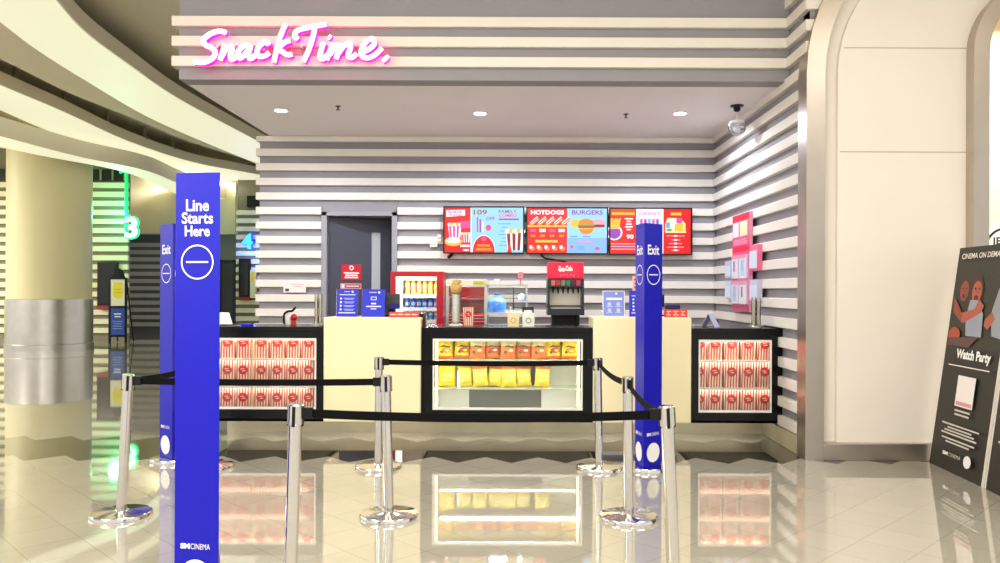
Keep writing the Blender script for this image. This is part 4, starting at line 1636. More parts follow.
def make_bottle(loc, label, group, hgt, body, lab_m, cap):
    r = thing('drink_bottle', label, 'bottle', loc, group)
    rr = 0.027
    mb = MB()
    mb.lathe([(rr * 0.9, 0), (rr, 0.008), (rr, hgt * 0.62), (rr * 0.9, hgt * 0.72), (rr * 0.42, hgt * 0.88), (rr * 0.42, hgt * 0.93)], n=14)
    mb.build('bottle_body', body, r, local=True)
    mb = MB()
    mb.lathe([(rr * 1.03, hgt * 0.25), (rr * 1.03, hgt * 0.55)], n=14)
    mb.build('wrapper', lab_m, r, local=True)
    mb = MB()
    mb.lathe([(rr * 0.5, hgt * 0.9), (rr * 0.5, hgt)], n=12)
    mb.build('cap', cap, r, local=True)
    return r


kinds = [(0.205, ink(250, 190, 60), ink(244, 130, 70), ink(250, 220, 90), 'yellow and orange', 'top'),
         (0.135, ink(40, 100, 225), ink(170, 200, 245), ink(240, 244, 250), 'blue', 'second'),
         (0.125, ink(150, 210, 245), ink(60, 150, 225), ink(60, 110, 210), 'pale blue', 'third'), ]
for si, z in enumerate([shz[0], shz[1], shz[2]]):
    hgt, c1, c2, c3, nm, rw = kinds[si]
    b0 = None
    for n in range(7):
        x = fx0 + 0.18 + n * 0.068
        loc = (x if si else x, fy + 0.14, z + 0.0005)
        lab = '%s drink bottle, %s from the left on the %s fridge shelf' % (nm, ORD[n], rw)
        if b0 is None:
            b0 = make_bottle(loc, lab, 'bottles in the red fridge', hgt, c1, c2, c3)
        else:
            copy_thing(b0, loc, lab)

# hot snack warmer (red cabinet) behind the middle counter
wx0, wx1, wy = PX(446, 8.7), PX(487, 8.7), 8.7
wzt, wzb = PZ(279.5, 8.7, 466), 0.9
hw = thing('popcorn_warmer', 'red glass fronted warming cabinet with cream header behind the middle counter', 'warmer', ((wx0 + wx1) / 2, wy + 0.25, 0))
mb = MB()
mb.box(wx0, wx1, wy, wy + 0.5, PZ(286.5, wy, 466), wzt)
hd = mb.build('header', mat('header_cream', rgb(244, 240, 222), 0.4), hw, bevel=0.006)
a = Art(plane((wx0, wy - 0.0002, PZ(286.5, wy, 466))))
hh = wzt - PZ(286.5, wy, 466)
a.rect((wx1 - wx0) * 0.66, hh * 0.15, (wx1 - wx0) * 0.97, hh * 0.85, ink(214, 214, 110))
a.rect((wx1 - wx0) * 0.7, hh * 0.35, (wx1 - wx0) * 0.9, hh * 0.6, ink(180, 190, 70))
a.build('header_print', hd)
mb = MB()
mb.box(wx0, wx0 + 0.03, wy, wy + 0.5, 0.0, PZ(286.6, wy, 466))
mb.box(wx1 - 0.03, wx1, wy, wy + 0.5, 0.0, PZ(286.6, wy, 466))
mb.build('side_post', M_STEEL, hw)
mb = MB()
mb.box(wx0 + 0.03, wx1 - 0.03, wy + 0.012, wy + 0.03, PZ(296, wy, 466), PZ(287, wy, 466))
mb.build('red_valance', M_RED, hw)
mb = MB()
mb.box(wx0 + 0.03, wx1 - 0.03, wy + 0.45, wy + 0.49, 0.9, PZ(287, wy, 466))
mb.build('rear_wall', mat('warmer_tan', rgb(184, 150, 132), 0.5), hw)
mb = MB()
mb.box(wx0 + 0.03, wx1 - 0.03, wy + 0.02, wy + 0.44, 0.0, PZ(314, wy, 466))
mb.build('red_base', mat('deep_red', rgb(196, 14, 44), 0.35), hw)
mb = MB()
mb.box(wx0 + 0.03, wx1 - 0.03, wy + 0.12, wy + 0.42, PZ(300, wy, 466), PZ(298, wy, 466))
mb.build('heat_bar', mat('heat_bar_dark', rgb(50, 38, 40), 0.4), hw)
mb = MB()
mb.box(wx0 + 0.03, wx1 - 0.03, wy + 0.004, wy + 0.008, PZ(314, wy, 466), PZ(287, wy, 466))
mb.build('glass', M_GLASS, hw)
mb = MB()
for k in range(3):
    mb.box(wx0 + 0.03, wx1 - 0.03, wy - 0.0, wy + 0.02, PZ(322 - 3 * k, wy, 466), PZ(321.2 - 3 * k, wy, 466))
mb.build('rails', M_STEEL, hw)
lamp('warmer_fill', 'AREA', ((wx0 + wx1) / 2, wy + 0.06, PZ(287.3, wy, 466)), 6, (1.0, 0.85, 0.7), 0.3, 0.04, rot=(math.radians(-25), 0, 0))  # fill lamp added inside to bring out the red valance

# tall clear cup tower with a popcorn top
cx0 = PX(456, 8.0)
ct = thing('cup_tower', 'tall clear tube of cups topped by a bag of popcorn on the middle counter', 'dispenser', (cx0, 8.0, ZT))
mb = MB()
mb.lathe([(0.07, ZT), (0.07, ZT + 0.012), (0.045, ZT + 0.02)], cx0, 8.0, 24)
mb.build('base', M_WPAINT, ct)
ztw = PZ(293, 8.0, 456)
mb = MB()
mb.lathe([(0.045, ZT + 0.02), (0.045, ztw)], cx0, 8.0, 24)
mb.build('tube', M_GLASS, ct)
mb = MB()
prof = []
k = 0
z = ZT + 0.03
while z < ztw - 0.01:
    prof += [(0.032, z), (0.04, z + 0.018), (0.041, z + 0.022)]
    z += 0.026
mb.lathe(prof, cx0, 8.0, 20)
mb.build('cups', mat('cup_grey', rgb(236, 236, 226), 0.4), ct)
mb = MB()
zk = ztw
mb.lathe([(0.03, zk), (0.05, zk + 0.02), (0.058, zk + 0.06), (0.054, zk + 0.085)], cx0, 8.0, 14)
for q in range(16):
    mb.ball((cx0 + 0.04 * math.cos(q * 2.4) * (0.4 + 0.6 * (q % 3) / 2), 8.0 + 0.032 * math.sin(q * 2.4), zk + 0.085 + 0.016 * (q % 3)), 0.016, seg=8, rings=6)
mb.build('popcorn_bag', mat('popcorn_tan', rgb(214, 178, 104), 0.6, noise=0.25, scale=60), ct)
# standing striped box next to it
bx = copy_thing(first, (PX(468.5, 8.05), 8.05, ZT), 'red and white striped popcorn box standing on the middle counter')
del bx['group']
bx.scale = (0.68, 0.68, 0.74)

# glass serving cabinet
gx0, gx1, gy = PX(485.5, 8.6), PX(527.5, 8.6), 8.6
gzt = PZ(284.5, gy, 506)
gc = thing('glass_cabinet', 'clear glass serving cabinet on the back bench between warmer and drink dispenser', 'cabinet', ((gx0 + gx1) / 2, gy + 0.2, 0.95))
mb = MB()
for x in (gx0, gx1 - 0.015):
    mb.box(x, x + 0.015, gy, gy + 0.015, 0.95, gzt)
    mb.box(x, x + 0.015, gy + 0.385, gy + 0.4, 0.95, gzt)
mb.box(gx0, gx1, gy, gy + 0.4, gzt - 0.012, gzt)
mb.build('frame', mat('cabinet_alloy', rgb(205, 206, 202), 0.35, 0.4), gc)
mb = MB()
mb.box(gx0 + 0.015, gx1 - 0.015, gy + 0.004, gy + 0.008, 0.95, gzt - 0.012)
mb.build('glass', M_GLASS, gc)
mb = MB()
mb.box(gx0 + 0.015, gx1 - 0.015, gy + 0.39, gy + 0.394, 0.95, gzt - 0.012)
mb.build('glass', M_GLASS, gc)
zsh = PZ(312.5, gy + 0.05, 506)
mb = MB()
mb.box(gx0 + 0.016, gx1 - 0.016, gy + 0.02, gy + 0.38, zsh - 0.02, zsh)
mb.box(gx0 + 0.016, gx1 - 0.016, gy + 0.02, gy + 0.38, 0.95, 0.96)
mb.build('shelf', M_WPAINT, gc)
lamp('cabinet_fill', 'AREA', ((gx0 + gx1) / 2, gy + 0.12, gzt - 0.02), 4, (1.0, 0.97, 0.92), 0.35, 0.1)  # fill lamp added to brighten the jug and cabinet interior
# things in it
r = thing('water_jug', 'translucent blue water jug inside the glass serving cabinet', 'jug', (PX(496.5, 8.75), 8.75, zsh))
xk = PX(497, 8.75)
mb = MB()
mb.lathe([(0.095, zsh + 0.001), (0.1, zsh + 0.02), (0.1, zsh + 0.1), (0.08, zsh + 0.135), (0.032, zsh + 0.16), (0.028, zsh + 0.18)], xk, 8.75, 24)
mb.build('jug_body', mat('jug_blue', rgb(60, 136, 240), 0.25), r)
mb = MB()
mb.lathe([(0.03, zsh + 0.185), (0.03, zsh + 0.205), (0.02, zsh + 0.21)], xk, 8.75, 16)
mb.build('cap', mat('jug_cap', rgb(18, 40, 120), 0.4), r)
for x, w, h, c, lab in ((489.5, 0.07, 0.05, ink(90, 160, 225), 'small light blue carton beside the water jug'),):
    mb = MB()
    mb.box(PX(x, 8.66) - w / 2, PX(x, 8.66) + w / 2, 8.63, 8.66, zsh + 0.001, zsh + h)
    tag(mb.build('carton', c), lab, 'carton')
mb = MB()
mb.lathe([(0.06, 0.961), (0.07, 0.99), (0.07, 1.02), (0.055, 1.04)], PX(500, 8.75), 8.75, 20)
mb.lathe([(0.05, 1.04), (0.03, 1.06)], PX(500, 8.75), 8.75, 20)
tag(mb.build('red_tub', ink(220, 60, 56)), 'red tub on the bottom of the glass serving cabinet', 'tub')
r = thing('hanging_scale', 'wire basket with a blue pouch at the back of the glass cabinet', 'basket', (PX(519, 8.8), 8.8, zsh))
mb = MB()
for k in range(4):
    z = zsh + 0.05 + 0.05 * k
    mb.box(PX(504, 8.8), PX(526, 8.8), 8.8, 8.806, z, z + 0.005)
mb.box(PX(513, 8.8), PX(514, 8.8), 8.795, 8.81, zsh + 0.001, gzt - 0.03)
mb.build('wire_frame', M_BLACKP, r)
mb = MB()
mb.ball((PX(522, 8.78), 8.78, zsh + 0.16), 0.045, sy=0.3)
mb.build('pouch', ink(150, 160, 225), r)
r = thing('toppings_sign', 'round red token sign on a stalk atop the glass serving cabinet', 'sign', (PX(520.5, 8.7), 8.7, gzt))
mb = MB()
zc_ = PZ(275.5, 8.7, 520)
mb.lathe([(0.036, -0.006), (0.036, 0.006)], 0, 0, 28, M=Matrix.Translation((PX(520.5, 8.7), 8.7, zc_)) @ Matrix.Rotation(PI / 2, 4, 'X'))
dk = mb.build('disc', ink(226, 70, 88), r)
a = Art(plane((PX(520.5, 8.7), 8.6935, zc_)))
a.ring(0, 0, 0.028, 0.006, ink(250, 200, 205))
for k in (-0.012, 0.0, 0.012):
    a.rect(k - 0.002, -0.018, k + 0.002, 0.018, ink(250, 200, 205))
a.build('print', dk)
mb = MB()
mb.box(PX(520.5, 8.7) - 0.005, PX(520.5, 8.7) + 0.005, 8.697, 8.703, gzt, zc_ - 0.034)
mb.box(PX(520.5, 8.7) - 0.03, PX(520.5, 8.7) + 0.03, 8.67, 8.73, gzt, gzt + 0.005)
mb.build('stalk', ink(210, 60, 70), r)
mb = MB()
mb.lathe([(0.028, gzt), (0.034, gzt + 0.06), (0.035, gzt + 0.062)], PX(497, 8.75), 8.75, 18)
tag(mb.build('paper_cup', M_WPAINT), 'white paper cup standing on top of the glass serving cabinet', 'cup')

# back bench that carries them
bb = thing('back_bench', 'low dark back bench under the dispenser and glass cabinet', 'bench', (PX(535, 8.8), 8.8, 0))
mb = MB()
mb.box(PX(486.5, 8.6) + 0.01, PX(600, 8.6), 8.55, 9.1, 0.91, 0.95)
mb.build('worktop', mat('worktop_grey', rgb(84, 86, 90), 0.35), bb)
mb = MB()
mb.box(PX(487, 8.6) + 0.02, PX(599, 8.6), 8.58, 9.1, 0, 0.909)
mb.build('carcass', M_BLACKP, bb)

# paper bags / napkin cups on the counter
for x, w, h, c, c2, lab in ((513.5, 0.115, 0.135, ink(242, 226, 180), ink(226, 196, 120), 'cream paper bag with tan emblem standing on the middle counter'),
                            (528.5, 0.12, 0.135, ink(240, 242, 228), ink(170, 186, 160), 'white paper bag with green emblem standing on the middle counter')):
    xk, yk = PX(x, 7.85), 7.85
    r = thing('paper_bag', lab, 'paper bag', (xk, yk, ZT), 'paper bags on the middle counter')
    mb = MB()
    w2, d2 = w / 2, 0.035
    pts0 = [(-w2, -d2), (w2, -d2), (w2, d2), (-w2, d2)]
    n = 16
    rings = []
    for zz, s in ((0, 0.94), (h * 0.5, 1.0), (h, 0.96)):
        rings.append([Vector((xk + a_ * s, yk + b_ * s, ZT + zz)) for a_, b_ in pts0])
    for A, B in zip(rings, rings[1:]):
        for k in range(4):
            mb.face([A[k], A[(k + 1) % 4], B[(k + 1) % 4], B[k]])
    mb.face(rings[0][::-1])
    bgm = mb.build('bag', c, r)
    mb = MB()
    mb.ball((xk, yk, ZT + h), 0.03, sx=1.1, sy=0.8, sz=0.7)
    mb.build('napkins', M_WPAINT, r)
    a = Art(plane((xk, yk - d2 - 0.001, ZT + h * 0.45)))
    a.ell(0, 0, 0.03, 0.03, c2)
    a.ell(0, 0.0, 0.016, 0.016, c)
    a.build('emblem', bgm)
r = thing('napkin_holder', 'dark metal napkin holder behind the white paper bag', 'napkin holder', (PX(528.5, 8.0), 8.0, ZT))
xa, xb = PX(522.5, 8.0), PX(533.8, 8.0)
zq = PZ(307, 8.0, 528)
mb = MB()
mb.box(xa, xa + 0.014, 7.97, 8.04, ZT, zq)
mb.box(xb - 0.014, xb, 7.97, 8.04, ZT, zq)
mb.box(xa, xb, 7.97, 8.04, zq - 0.03, zq)
mb.build('holder', mat('holder_navy', rgb(44, 38, 66), 0.4), r)
mb = MB()
mb.box(xa + 0.015, xb - 0.015, 7.98, 8.03, ZT, zq - 0.06)
mb.build('napkins', M_WPAINT, r)
r = thing('pump_bottle', 'small clear pump bottle in front of the glass serving cabinet', 'bottle', (PX(510.5, 8.05), 8.05, ZT))
mb = MB()
mb.lathe([(0.02, ZT), (0.022, ZT + 0.13), (0.01, ZT + 0.15)], PX(510.5, 8.05), 8.05, 16)
mb.build('bottle_body', mat('pump_body', rgb(224, 218, 196), 0.3), r)
mb = MB()
mb.lathe([(0.006, ZT + 0.15), (0.006, ZT + 0.18), (0.016, ZT + 0.182), (0.016, ZT + 0.19)], PX(510.5, 8.05), 8.05, 12)
mb.build('pump', M_WPAINT, r)

# drink dispenser
dx0, dx1, dy = PX(547.5, 8.65), PX(584, 8.65), 8.65
dzt = PZ(262.2, dy, 566)
dzb = 0.951
dm = thing('drink_dispenser', 'tall black soda fountain with a red illuminated header', 'drink dispenser', ((dx0 + dx1) / 2, dy + 0.25, 0.951))
w = dx1 - dx0
mb = MB()
zs0 = PZ(278.7, dy, 566)
mb.box(dx0 + 0.003, dx1 - 0.003, dy, dy + 0.35, zs0, dzt)
hd = mb.build('header', mat('header_red', rgb(228, 12, 62), 0.35, emit=0.35, emit_col=rgb(228, 12, 62)), dm, bevel=0.012)
a = Art(plane((dx0, dy - 0.0004, zs0)))
hh = dzt - zs0
a.text('Coca', w * 0.3, hh * 0.42, w * 0.47, hh * 0.78, M_WHITE, 0.06)
a.text('Cola', w * 0.49, hh * 0.46, w * 0.68, hh * 0.8, M_WHITE, 0.06)
a.rect(w * 0.29, hh * 0.5, w * 0.69, hh * 0.6, M_WHITE)
for k in range(5):
    a.ell(w * (0.36 + 0.09 * k), hh * (0.2 + 0.05 * (k % 2)), w * 0.025, hh * 0.05, ink(250, 120, 150), 12)
a.build('logo', hd)
mb = MB()
zbt = PZ(315, dy, 566)
prof = [(dy, zs0), (dy, PZ(287, dy, 566)), (dy + 0.1, PZ(288.5, dy, 566)), (dy + 0.14, PZ(306, dy, 566)), (dy - 0.06, PZ(308.5, dy, 566)), (dy - 0.06, zbt), (dy + 0.4, zbt), (dy + 0.4, zs0)]
mb.prism([(b_, c_) for b_, c_ in prof], dx0, dx1, axis='X')
bd = mb.build('body', mat('dispenser_black', rgb(34, 38, 46), 0.35), dm)
mb = MB()
yp0, zp0, yp1, zp1 = dy + 0.098, PZ(288.8, dy, 566), dy + 0.136, PZ(305.5, dy, 566)
mb.face([(dx0 + w * .07, yp1, zp1), (dx1 - w * .07, yp1, zp1), (dx1 - w * .07, yp0, zp0), (dx0 + w * .07, yp0, zp0)])
mb.face([(dx0 + w * .07, yp1 + .01, zp1), (dx1 - w * .07, yp1 + .01, zp1), (dx1 - w * .07, yp0 + .01, zp0), (dx0 + w * .07, yp0 + .01, zp0)])
mb.build('splash_plate', mat('splash_steel', rgb(226, 222, 208), 0.4, 0.2), dm)
for s in (0, 1):
    mb = MB()
    xx = dx0 if s == 0 else dx1 - w * 0.06
    mb.box(xx, xx + w * 0.06, dy - 0.02, dy + 0.2, PZ(308, dy, 566), PZ(286, dy, 566))
    mb.build('side_cheek', mat('dispenser_black', rgb(34, 38, 46), 0.35), dm, bevel=0.004)
cols6 = [ink(214, 120, 90), ink(204, 40, 50), ink(150, 130, 110), ink(40, 140, 90), ink(90, 40, 50), ink(206, 60, 80)]
for k in range(6):
    xk = dx0 + w * (0.155 + 0.138 * k)
    mb = MB()
    mb.box(xk - w * 0.055, xk + w * 0.055, dy - 0.012, dy, PZ(285.6, dy, 566), PZ(280.4, dy, 566))
    v = mb.build('valve', cols6[k], dm, bevel=0.002)
    mb = MB()
    mb.lathe([(0.006, PZ(293.5, dy, 566)), (0.011, PZ(290.5, dy, 566)), (0.014, PZ(287, dy, 566))], xk, dy + 0.03, 12)
    mb.build('nozzle', M_BLACKP, v)
mb = MB()
mb.box(dx0 + w * 0.1, dx1 - w * 0.1, dy - 0.056, dy + 0.12, PZ(308.4, dy, 566), PZ(307.6, dy, 566))
mb.build('drip_tray', M_STEEL, dm)
mb = MB()
mb.box(dx0 + w * 0.12, dx0 + w * 0.2, dy, dy + 0.34, dzb, zbt)
mb.box(dx1 - w * 0.2, dx1 - w * 0.12, dy, dy + 0.34, dzb, zbt)
mb.box(dx0 + w * 0.2, dx1 - w * 0.2, dy + 0.1, dy + 0.34, dzb, zbt)
mb.build('pedestal', M_BLACKP, dm)

# right-hand counter: folded card
r = thing('tent_card', 'pale lavender folded tent card on the right counter', 'card', (PX(711, 7.95), 7.95, ZT))
Mt = Matrix.Translation((PX(710.5, 7.95), 7.95, ZT)) @ Matrix.Rotation(math.radians(-40), 4, 'Z')
mb = MB()
mb.prism([(-0.075, 0), (-0.071, 0), (0.002, 0.13), (0.075, 0), (0.071, 0), (0.0, 0.124), ][:3] + [(0.0, 0.134)], -0.055, 0.055, ink(206, 210, 246), axis='Y', M=Mt)
mb.prism([(0.002, 0.13), (0.071, 0), (0.075, 0), (0.0, 0.134)], -0.055, 0.055, ink(206, 210, 246), axis='Y', M=Mt)
mb.build('folded_sheet', None, r)
mb = MB()
mb.box(PX(714.5, 8.05), PX(718.5, 8.05), 8.05, 8.1, ZT, PZ(319.5, 8.05, 716))
mb.build('clip', ink(40, 44, 90), r)

# leaflet rack on the right wall
rk = thing('leaflet_rack', 'tall pink and red leaflet rack fixed to the striped right wall', 'leaflet rack', (XR - 0.03, 9.3, PZ(312, 9.3, 745)))


def wallpt(px, py, X):
    """point on the vertical plane x = X seen at a pixel."""
    u, v = derot(px, py)
    D = X * F / u
    return Vector((X, D, H - v / F * D))


XK = XR - 0.05
yl, yr = wallpt(731.5, 290, XK).y, wallpt(748, 290, XK).y
mb = MB()
ztop, zbot = wallpt(740, 214, XK).z, wallpt(740, 311.5, XK).z
mb.box(XK + 0.012, XR - 0.002, yr, yl, zbot, ztop)
mb.build('backboard', ink(226, 150, 180), rk)
a = Art(plane((XK + 0.0115, yl, zbot), (0, -1, 0), (0, 0, 1)), 0.0008)
ww, hh = yl - yr, ztop - zbot
a.rect(0, 0, ww, hh, ink(226, 120, 160))
a.rect(0, hh * 0.93, ww, hh, ink(228, 30, 60))
a.rect(0, hh * 0.58, ww, hh * 0.76, ink(240, 70, 130))
a.rect(0, hh * 0.61, ww, hh * 0.67, ink(226, 30, 66))
a.rect(0, hh * 0.0, ww, hh * 0.07, ink(190, 70, 110))
for x0, x1, y0, y1, c in ((0.05, 0.4, 0.77, 0.92, ink(236, 226, 240)), (0.48, 0.92, 0.77, 0.92, ink(240, 226, 180))):
    a.rect(ww * x0, hh * y0, ww * x1, hh * y1, c)
for k in range(3):
    a.rect(ww * 0.1, hh * (0.69 + 0.02 * k), ww * 0.9, hh * (0.698 + 0.02 * k), ink(250, 190, 210))
a.build('print', rk)
for i, (x0, x1) in enumerate(((0.06, 0.44), (0.54, 0.92))):
    for j, (y0, y1) in enumerate(((0.34, 0.58), (0.08, 0.31))):
        mb = MB()
        mb.box(XK - 0.01, XK + 0.009, yl - ww * x1, yl - ww * x0, zbot + hh * y0, zbot + hh * y1)
        lf = mb.build('leaflet_pocket', ink(226, 232, 244), rk)
        a = Art(plane((XK - 0.0105, yl - ww * x0, zbot + hh * y0), (0, -1, 0), (0, 0, 1)), 0.0006)
        pw, ph = ww * (x1 - x0), hh * (y1 - y0)
        a.rect(pw * 0.2, ph * 0.1, pw * 0.8, ph * 0.8, ink(190, 212, 236) if (i + j) % 2 else ink(234, 226, 226))
        a.rect(pw * 0.3, ph * 0.3, pw * 0.55, ph * 0.75, ink(110, 120, 160) if (i + j) % 2 == 0 else ink(160, 190, 220))
        a.rect(0, ph * 0.85, pw, ph, ink(240, 150, 180))
        a.build('leaflet_print', lf)
for pxa, pxb, pa, pb, c, lab in ((749.5, 757.5, 245, 270, ink(236, 110, 150), 'pink side holder of leaflets at the upper edge of the leaflet rack'),
                                 (749.5, 757.5, 279.5, 301, ink(206, 200, 226), 'pale lavender side holder of leaflets at the lower edge of the leaflet rack'),
                                 (725, 730.5, 261, 278, ink(196, 200, 232), 'grey pocket of leaflets beside the upper half of the leaflet rack'),
                                 (725, 730.5, 281, 299, ink(206, 206, 240), 'pale pocket of leaflets beside the lower half of the leaflet rack')):
    p0, p1 = wallpt(pxa, pb, XK), wallpt(pxb, pa, XK)
    zt_, zb_ = wallpt((pxa + pxb) / 2, pa, XK).z, wallpt((pxa + pxb) / 2, pb, XK).z
    r = thing('leaflet_holder', lab, 'leaflet holder', (XR, (p0.y + p1.y) / 2, zb_), 'small holders around the leaflet rack')
    mb = MB()
    mb.box(XK, XR, min(p0.y, p1.y), max(p0.y, p1.y), zb_, zt_)
    hb = mb.build('holder_body', c, r)
    mb = MB()
    mb.box(XK - 0.006, XK - 0.0005, min(p0.y, p1.y) + 0.015, max(p0.y, p1.y) - 0.015, zb_ + 0.02, zt_ - 0.06)
    mb.build('leaflet', ink(214, 226, 244), hb)

# ------------------------------------------------------------------ tall blue triangular pillars
SIDE, HK = 0.222, 1.99


def pillar(label, crease, a_dir, kind, text):
    """crease: plan point; a_dir: heading (deg) of the face that runs to the right of it."""
    c = Vector((crease.x, crease.y, 0))
    d = Vector((math.cos(math.radians(a_dir)), math.sin(math.radians(a_dir)), 0))
    e = Vector((math.cos(math.radians(a_dir + 60)), math.sin(math.radians(a_dir + 60)), 0))
    tri = [c, c + d * SIDE, c + e * SIDE]
    cen = (tri[0] + tri[1] + tri[2]) / 3
    r = thing('queue_pillar', label, 'queue sign', (cen.x, cen.y, 0), 'tall blue queue sign pillars')
    mb = MB()
    mb.prism([(p.x, p.y) for p in tri], 0.035, HK)
    mb.build('tower', M_BLUE, r, bevel=0.003)
    mb = MB()
    mb.lathe([(0.185, 0), (0.185, 0.02), (0.178, 0.032), (0.05, 0.0345)], cen.x, cen.y, 48)
    mb.build('base_plate', M_CHROME, r)
    faces = [(tri[0], tri[1]), (tri[1], tri[2]), (tri[2], tri[0])]
    for p, q in faces:
        M = plane((p.x, p.y, 0), (q - p), (0, 0, 1))
        a = Art(M, 0.0007)
        mid = SIDE / 2
        if text == 'line':
            a.text('Line', mid - 0.058, 1.810, mid + 0.056, 1.866, M_WHITE, 0.022)
            a.text('Starts', mid - 0.079, 1.752, mid + 0.077, 1.806, M_WHITE, 0.022)
            a.text('Here', mid - 0.063, 1.693, mid + 0.061, 1.744, M_WHITE, 0.022)
            zc = 1.574
        else:
            a.text('Exit', mid - 0.07, 1.738, mid + 0.07, 1.818, M_WHITE, 0.022)
            zc = 1.577
        a.ring(mid, zc, 0.081, 0.007, M_WHITE, 48)
        a.rect(mid - 0.055, zc - 0.004, mid + 0.055, zc + 0.004, M_WHITE)
        zt = 0.24 if text == 'line' else 0.28
        a.text('SM', mid - 0.078, zt, mid - 0.030, zt + 0.026, M_WHITE, 0.06)
        a.text('CINEMA', mid - 0.026, zt, mid + 0.07, zt + 0.026, M_WHITE, 0.0)
        zd = 0.115 if text == 'line' else 0.145
        a.ell(mid, zd, 0.078, 0.078, M_WHITE, 40)
        if text == 'line':
            a.ring(mid - 0.04, zd + 0.032, 0.02, 0.006, ink(30, 30, 60))
            for k in range(4):
                a.rect(mid - 0.01 + 0.016 * k, zd + 0.005, mid - 0.004 + 0.016 * k, zd + 0.05, ink(30, 30, 60))
        a.build('lettering', r)
    return r


def plan(px, D):
    return Vector((PX(px, D), D, 0))


D1 = 3.71
a1 = math.radians(-8)
kl = plan(175.2, D1 + 0.025)
kr = kl + Vector((math.cos(a1), math.sin(a1), 0)) * SIDE
pillar('tall blue pillar reading Line Starts Here', kl, -8, 'line', 'line')
pillar('tall blue Exit pillar partly behind the Line Starts Here pillar', plan(172.8, 6.62), 80, 'exit', 'exit')
pillar('tall blue Exit pillar standing in front of the cream podium and screens', plan(644.3, 6.38), 40, 'exit', 'exit')

# ------------------------------------------------------------------ queue stanchions and belts
HS = 0.905


def stanchion(label, bx, by_plane, top_px, D, cassette_dirs):
    base = Vector((PX(bx, D), D, 0))
    top = Vector((PX(top_px, D), D, HS))
    r = thing('queue_stanchion', label, 'stanchion', base, 'chrome queue stanchions')
    mb = MB()
    mb.lathe([(0.186, 0), (0.186, 0.02), (0.18, 0.028), (0.168, 0.031), (0.05, 0.036), (0.045, 0.04)], base.x, base.y, 56)
    mb.build('base_disc', M_CHROME, r)
    ax = (top - base)
    Mt = Matrix.Translation(base) @ Vector((0, 0, 1)).rotation_difference(ax).to_matrix().to_4x4()
    L = ax.length
    mb = MB()
    mb.lathe([(0.032, 0.036), (0.032, L - 0.1)], n=28, M=Mt)
    mb.build('post', M_CHROME, r)
    mb = MB()
    mb.lathe([(0.032, L - 0.1), (0.037, L - 0.095), (0.037, L - 0.006), (0.033, L - 0.001), (0.0, L)][:4], n=28, M=Mt)
    hd = mb.build('belt_head', M_CHROME, r)
    for q in range(4):
        an = math.radians(cassette_dirs + 90 * q)
        Mq = Mt @ Matrix.Rotation(an, 4, 'Z')
        mb = MB()
        mb.box(0.030, 0.0392, -0.008, 0.008, L - 0.105, L - 0.008, M=Mq)
        mb.build('belt_slot', M_BLACKP, hd, bevel=0.003)
    return r, base, top


S = {}
S['a'] = stanchion('chrome stanchion at the far left of the queue beside the line pillar', 122, 518, 129, 5.10, 20)
S['b'] = stanchion('chrome stanchion standing directly in front of another near the cream podium', 390, 518, 386, 5.10, 10)
S['c'] = stanchion('chrome stanchion nearest the cream podium by the door', 379, 467, 379.5, 6.5, 0)
S['d'] = stanchion('chrome stanchion in front of the right edge of the snack bag showcase', 600, 466, 598, 6.5, 0)
S['e'] = stanchion('chrome stanchion whose base mirrors the blue exit pillar', 629.5, 518, 628, 5.08, 40)
S['f'] = stanchion('nearest chrome stanchion, base out of view, below the left popcorn display', 291, 600, 296.5, 3.8, 0)
S['g'] = stanchion('nearest chrome stanchion, base out of view, beside the blue exit pillar', 675.5, 600, 667, 3.8, 0)
S['h'] = stanchion('chrome stanchion hidden behind the Line Starts Here pillar, only its base edge showing', 211, 467, 207, 6.5, 0)


def belt(a, b, sag=0.015):
    ra, _, ta = S[a]
    rb, _, tb = S[b]
    d = (tb - ta)
    d.z = 0
    d.normalize()
    z0 = HS - 0.044
    p0, p1 = ta + d * 0.035, tb - d * 0.035
    n = 14
    up, dn = [], []
    mb = MB()
    s = Vector((-d.y, d.x, 0)) * 0.0012
    rows_ = []
    for k in range(n + 1):
        t = k / n
        p = p0.lerp(p1, t)
        z = z0 - sag * 4 * t * (1 - t)
        rows_.append([p + s + Vector((0, 0, z + 0.021 - HS)), p - s + Vector((0, 0, z + 0.021 - HS)), p - s + Vector((0, 0, z - 0.021 - HS)), p + s + Vector((0, 0, z - 0.021 - HS))])
    for A, B in zip(rows_, rows_[1:]):
        for k in range(4):
            mb.face([A[k], A[(k + 1) % 4], B[(k + 1) % 4], B[k]])
    bl = mb.build('belt', M_BELT, ra)
    ang = math.atan2(d.y, d.x)
    for q, dd in ((p0, 1), (p1, -1)):
        Mq = Matrix.Translation((q.x, q.y, z0)) @ Matrix.Rotation(ang, 4, 'Z')
        x0, x1 = (0.0, 0.045) if dd > 0 else (-0.045, 0.0)
        mb = MB()
        mb.box(x0, x1, -0.011, 0.011, -0.027, 0.027, M=Mq)
        mb.build('belt_clip', M_BLACKP, bl)


for q in ('a', 'b', 'c', 'd', 'e', 'f', 'g', 'h'):
    pass
belt('a', 'b', 0.008)
belt('c', 'd', 0.01)
belt('d', 'e', 0.03)
belt('e', 'g', 0.04)
belt('f', 'g', 0.02)
belt('h', 'a', 0.03)

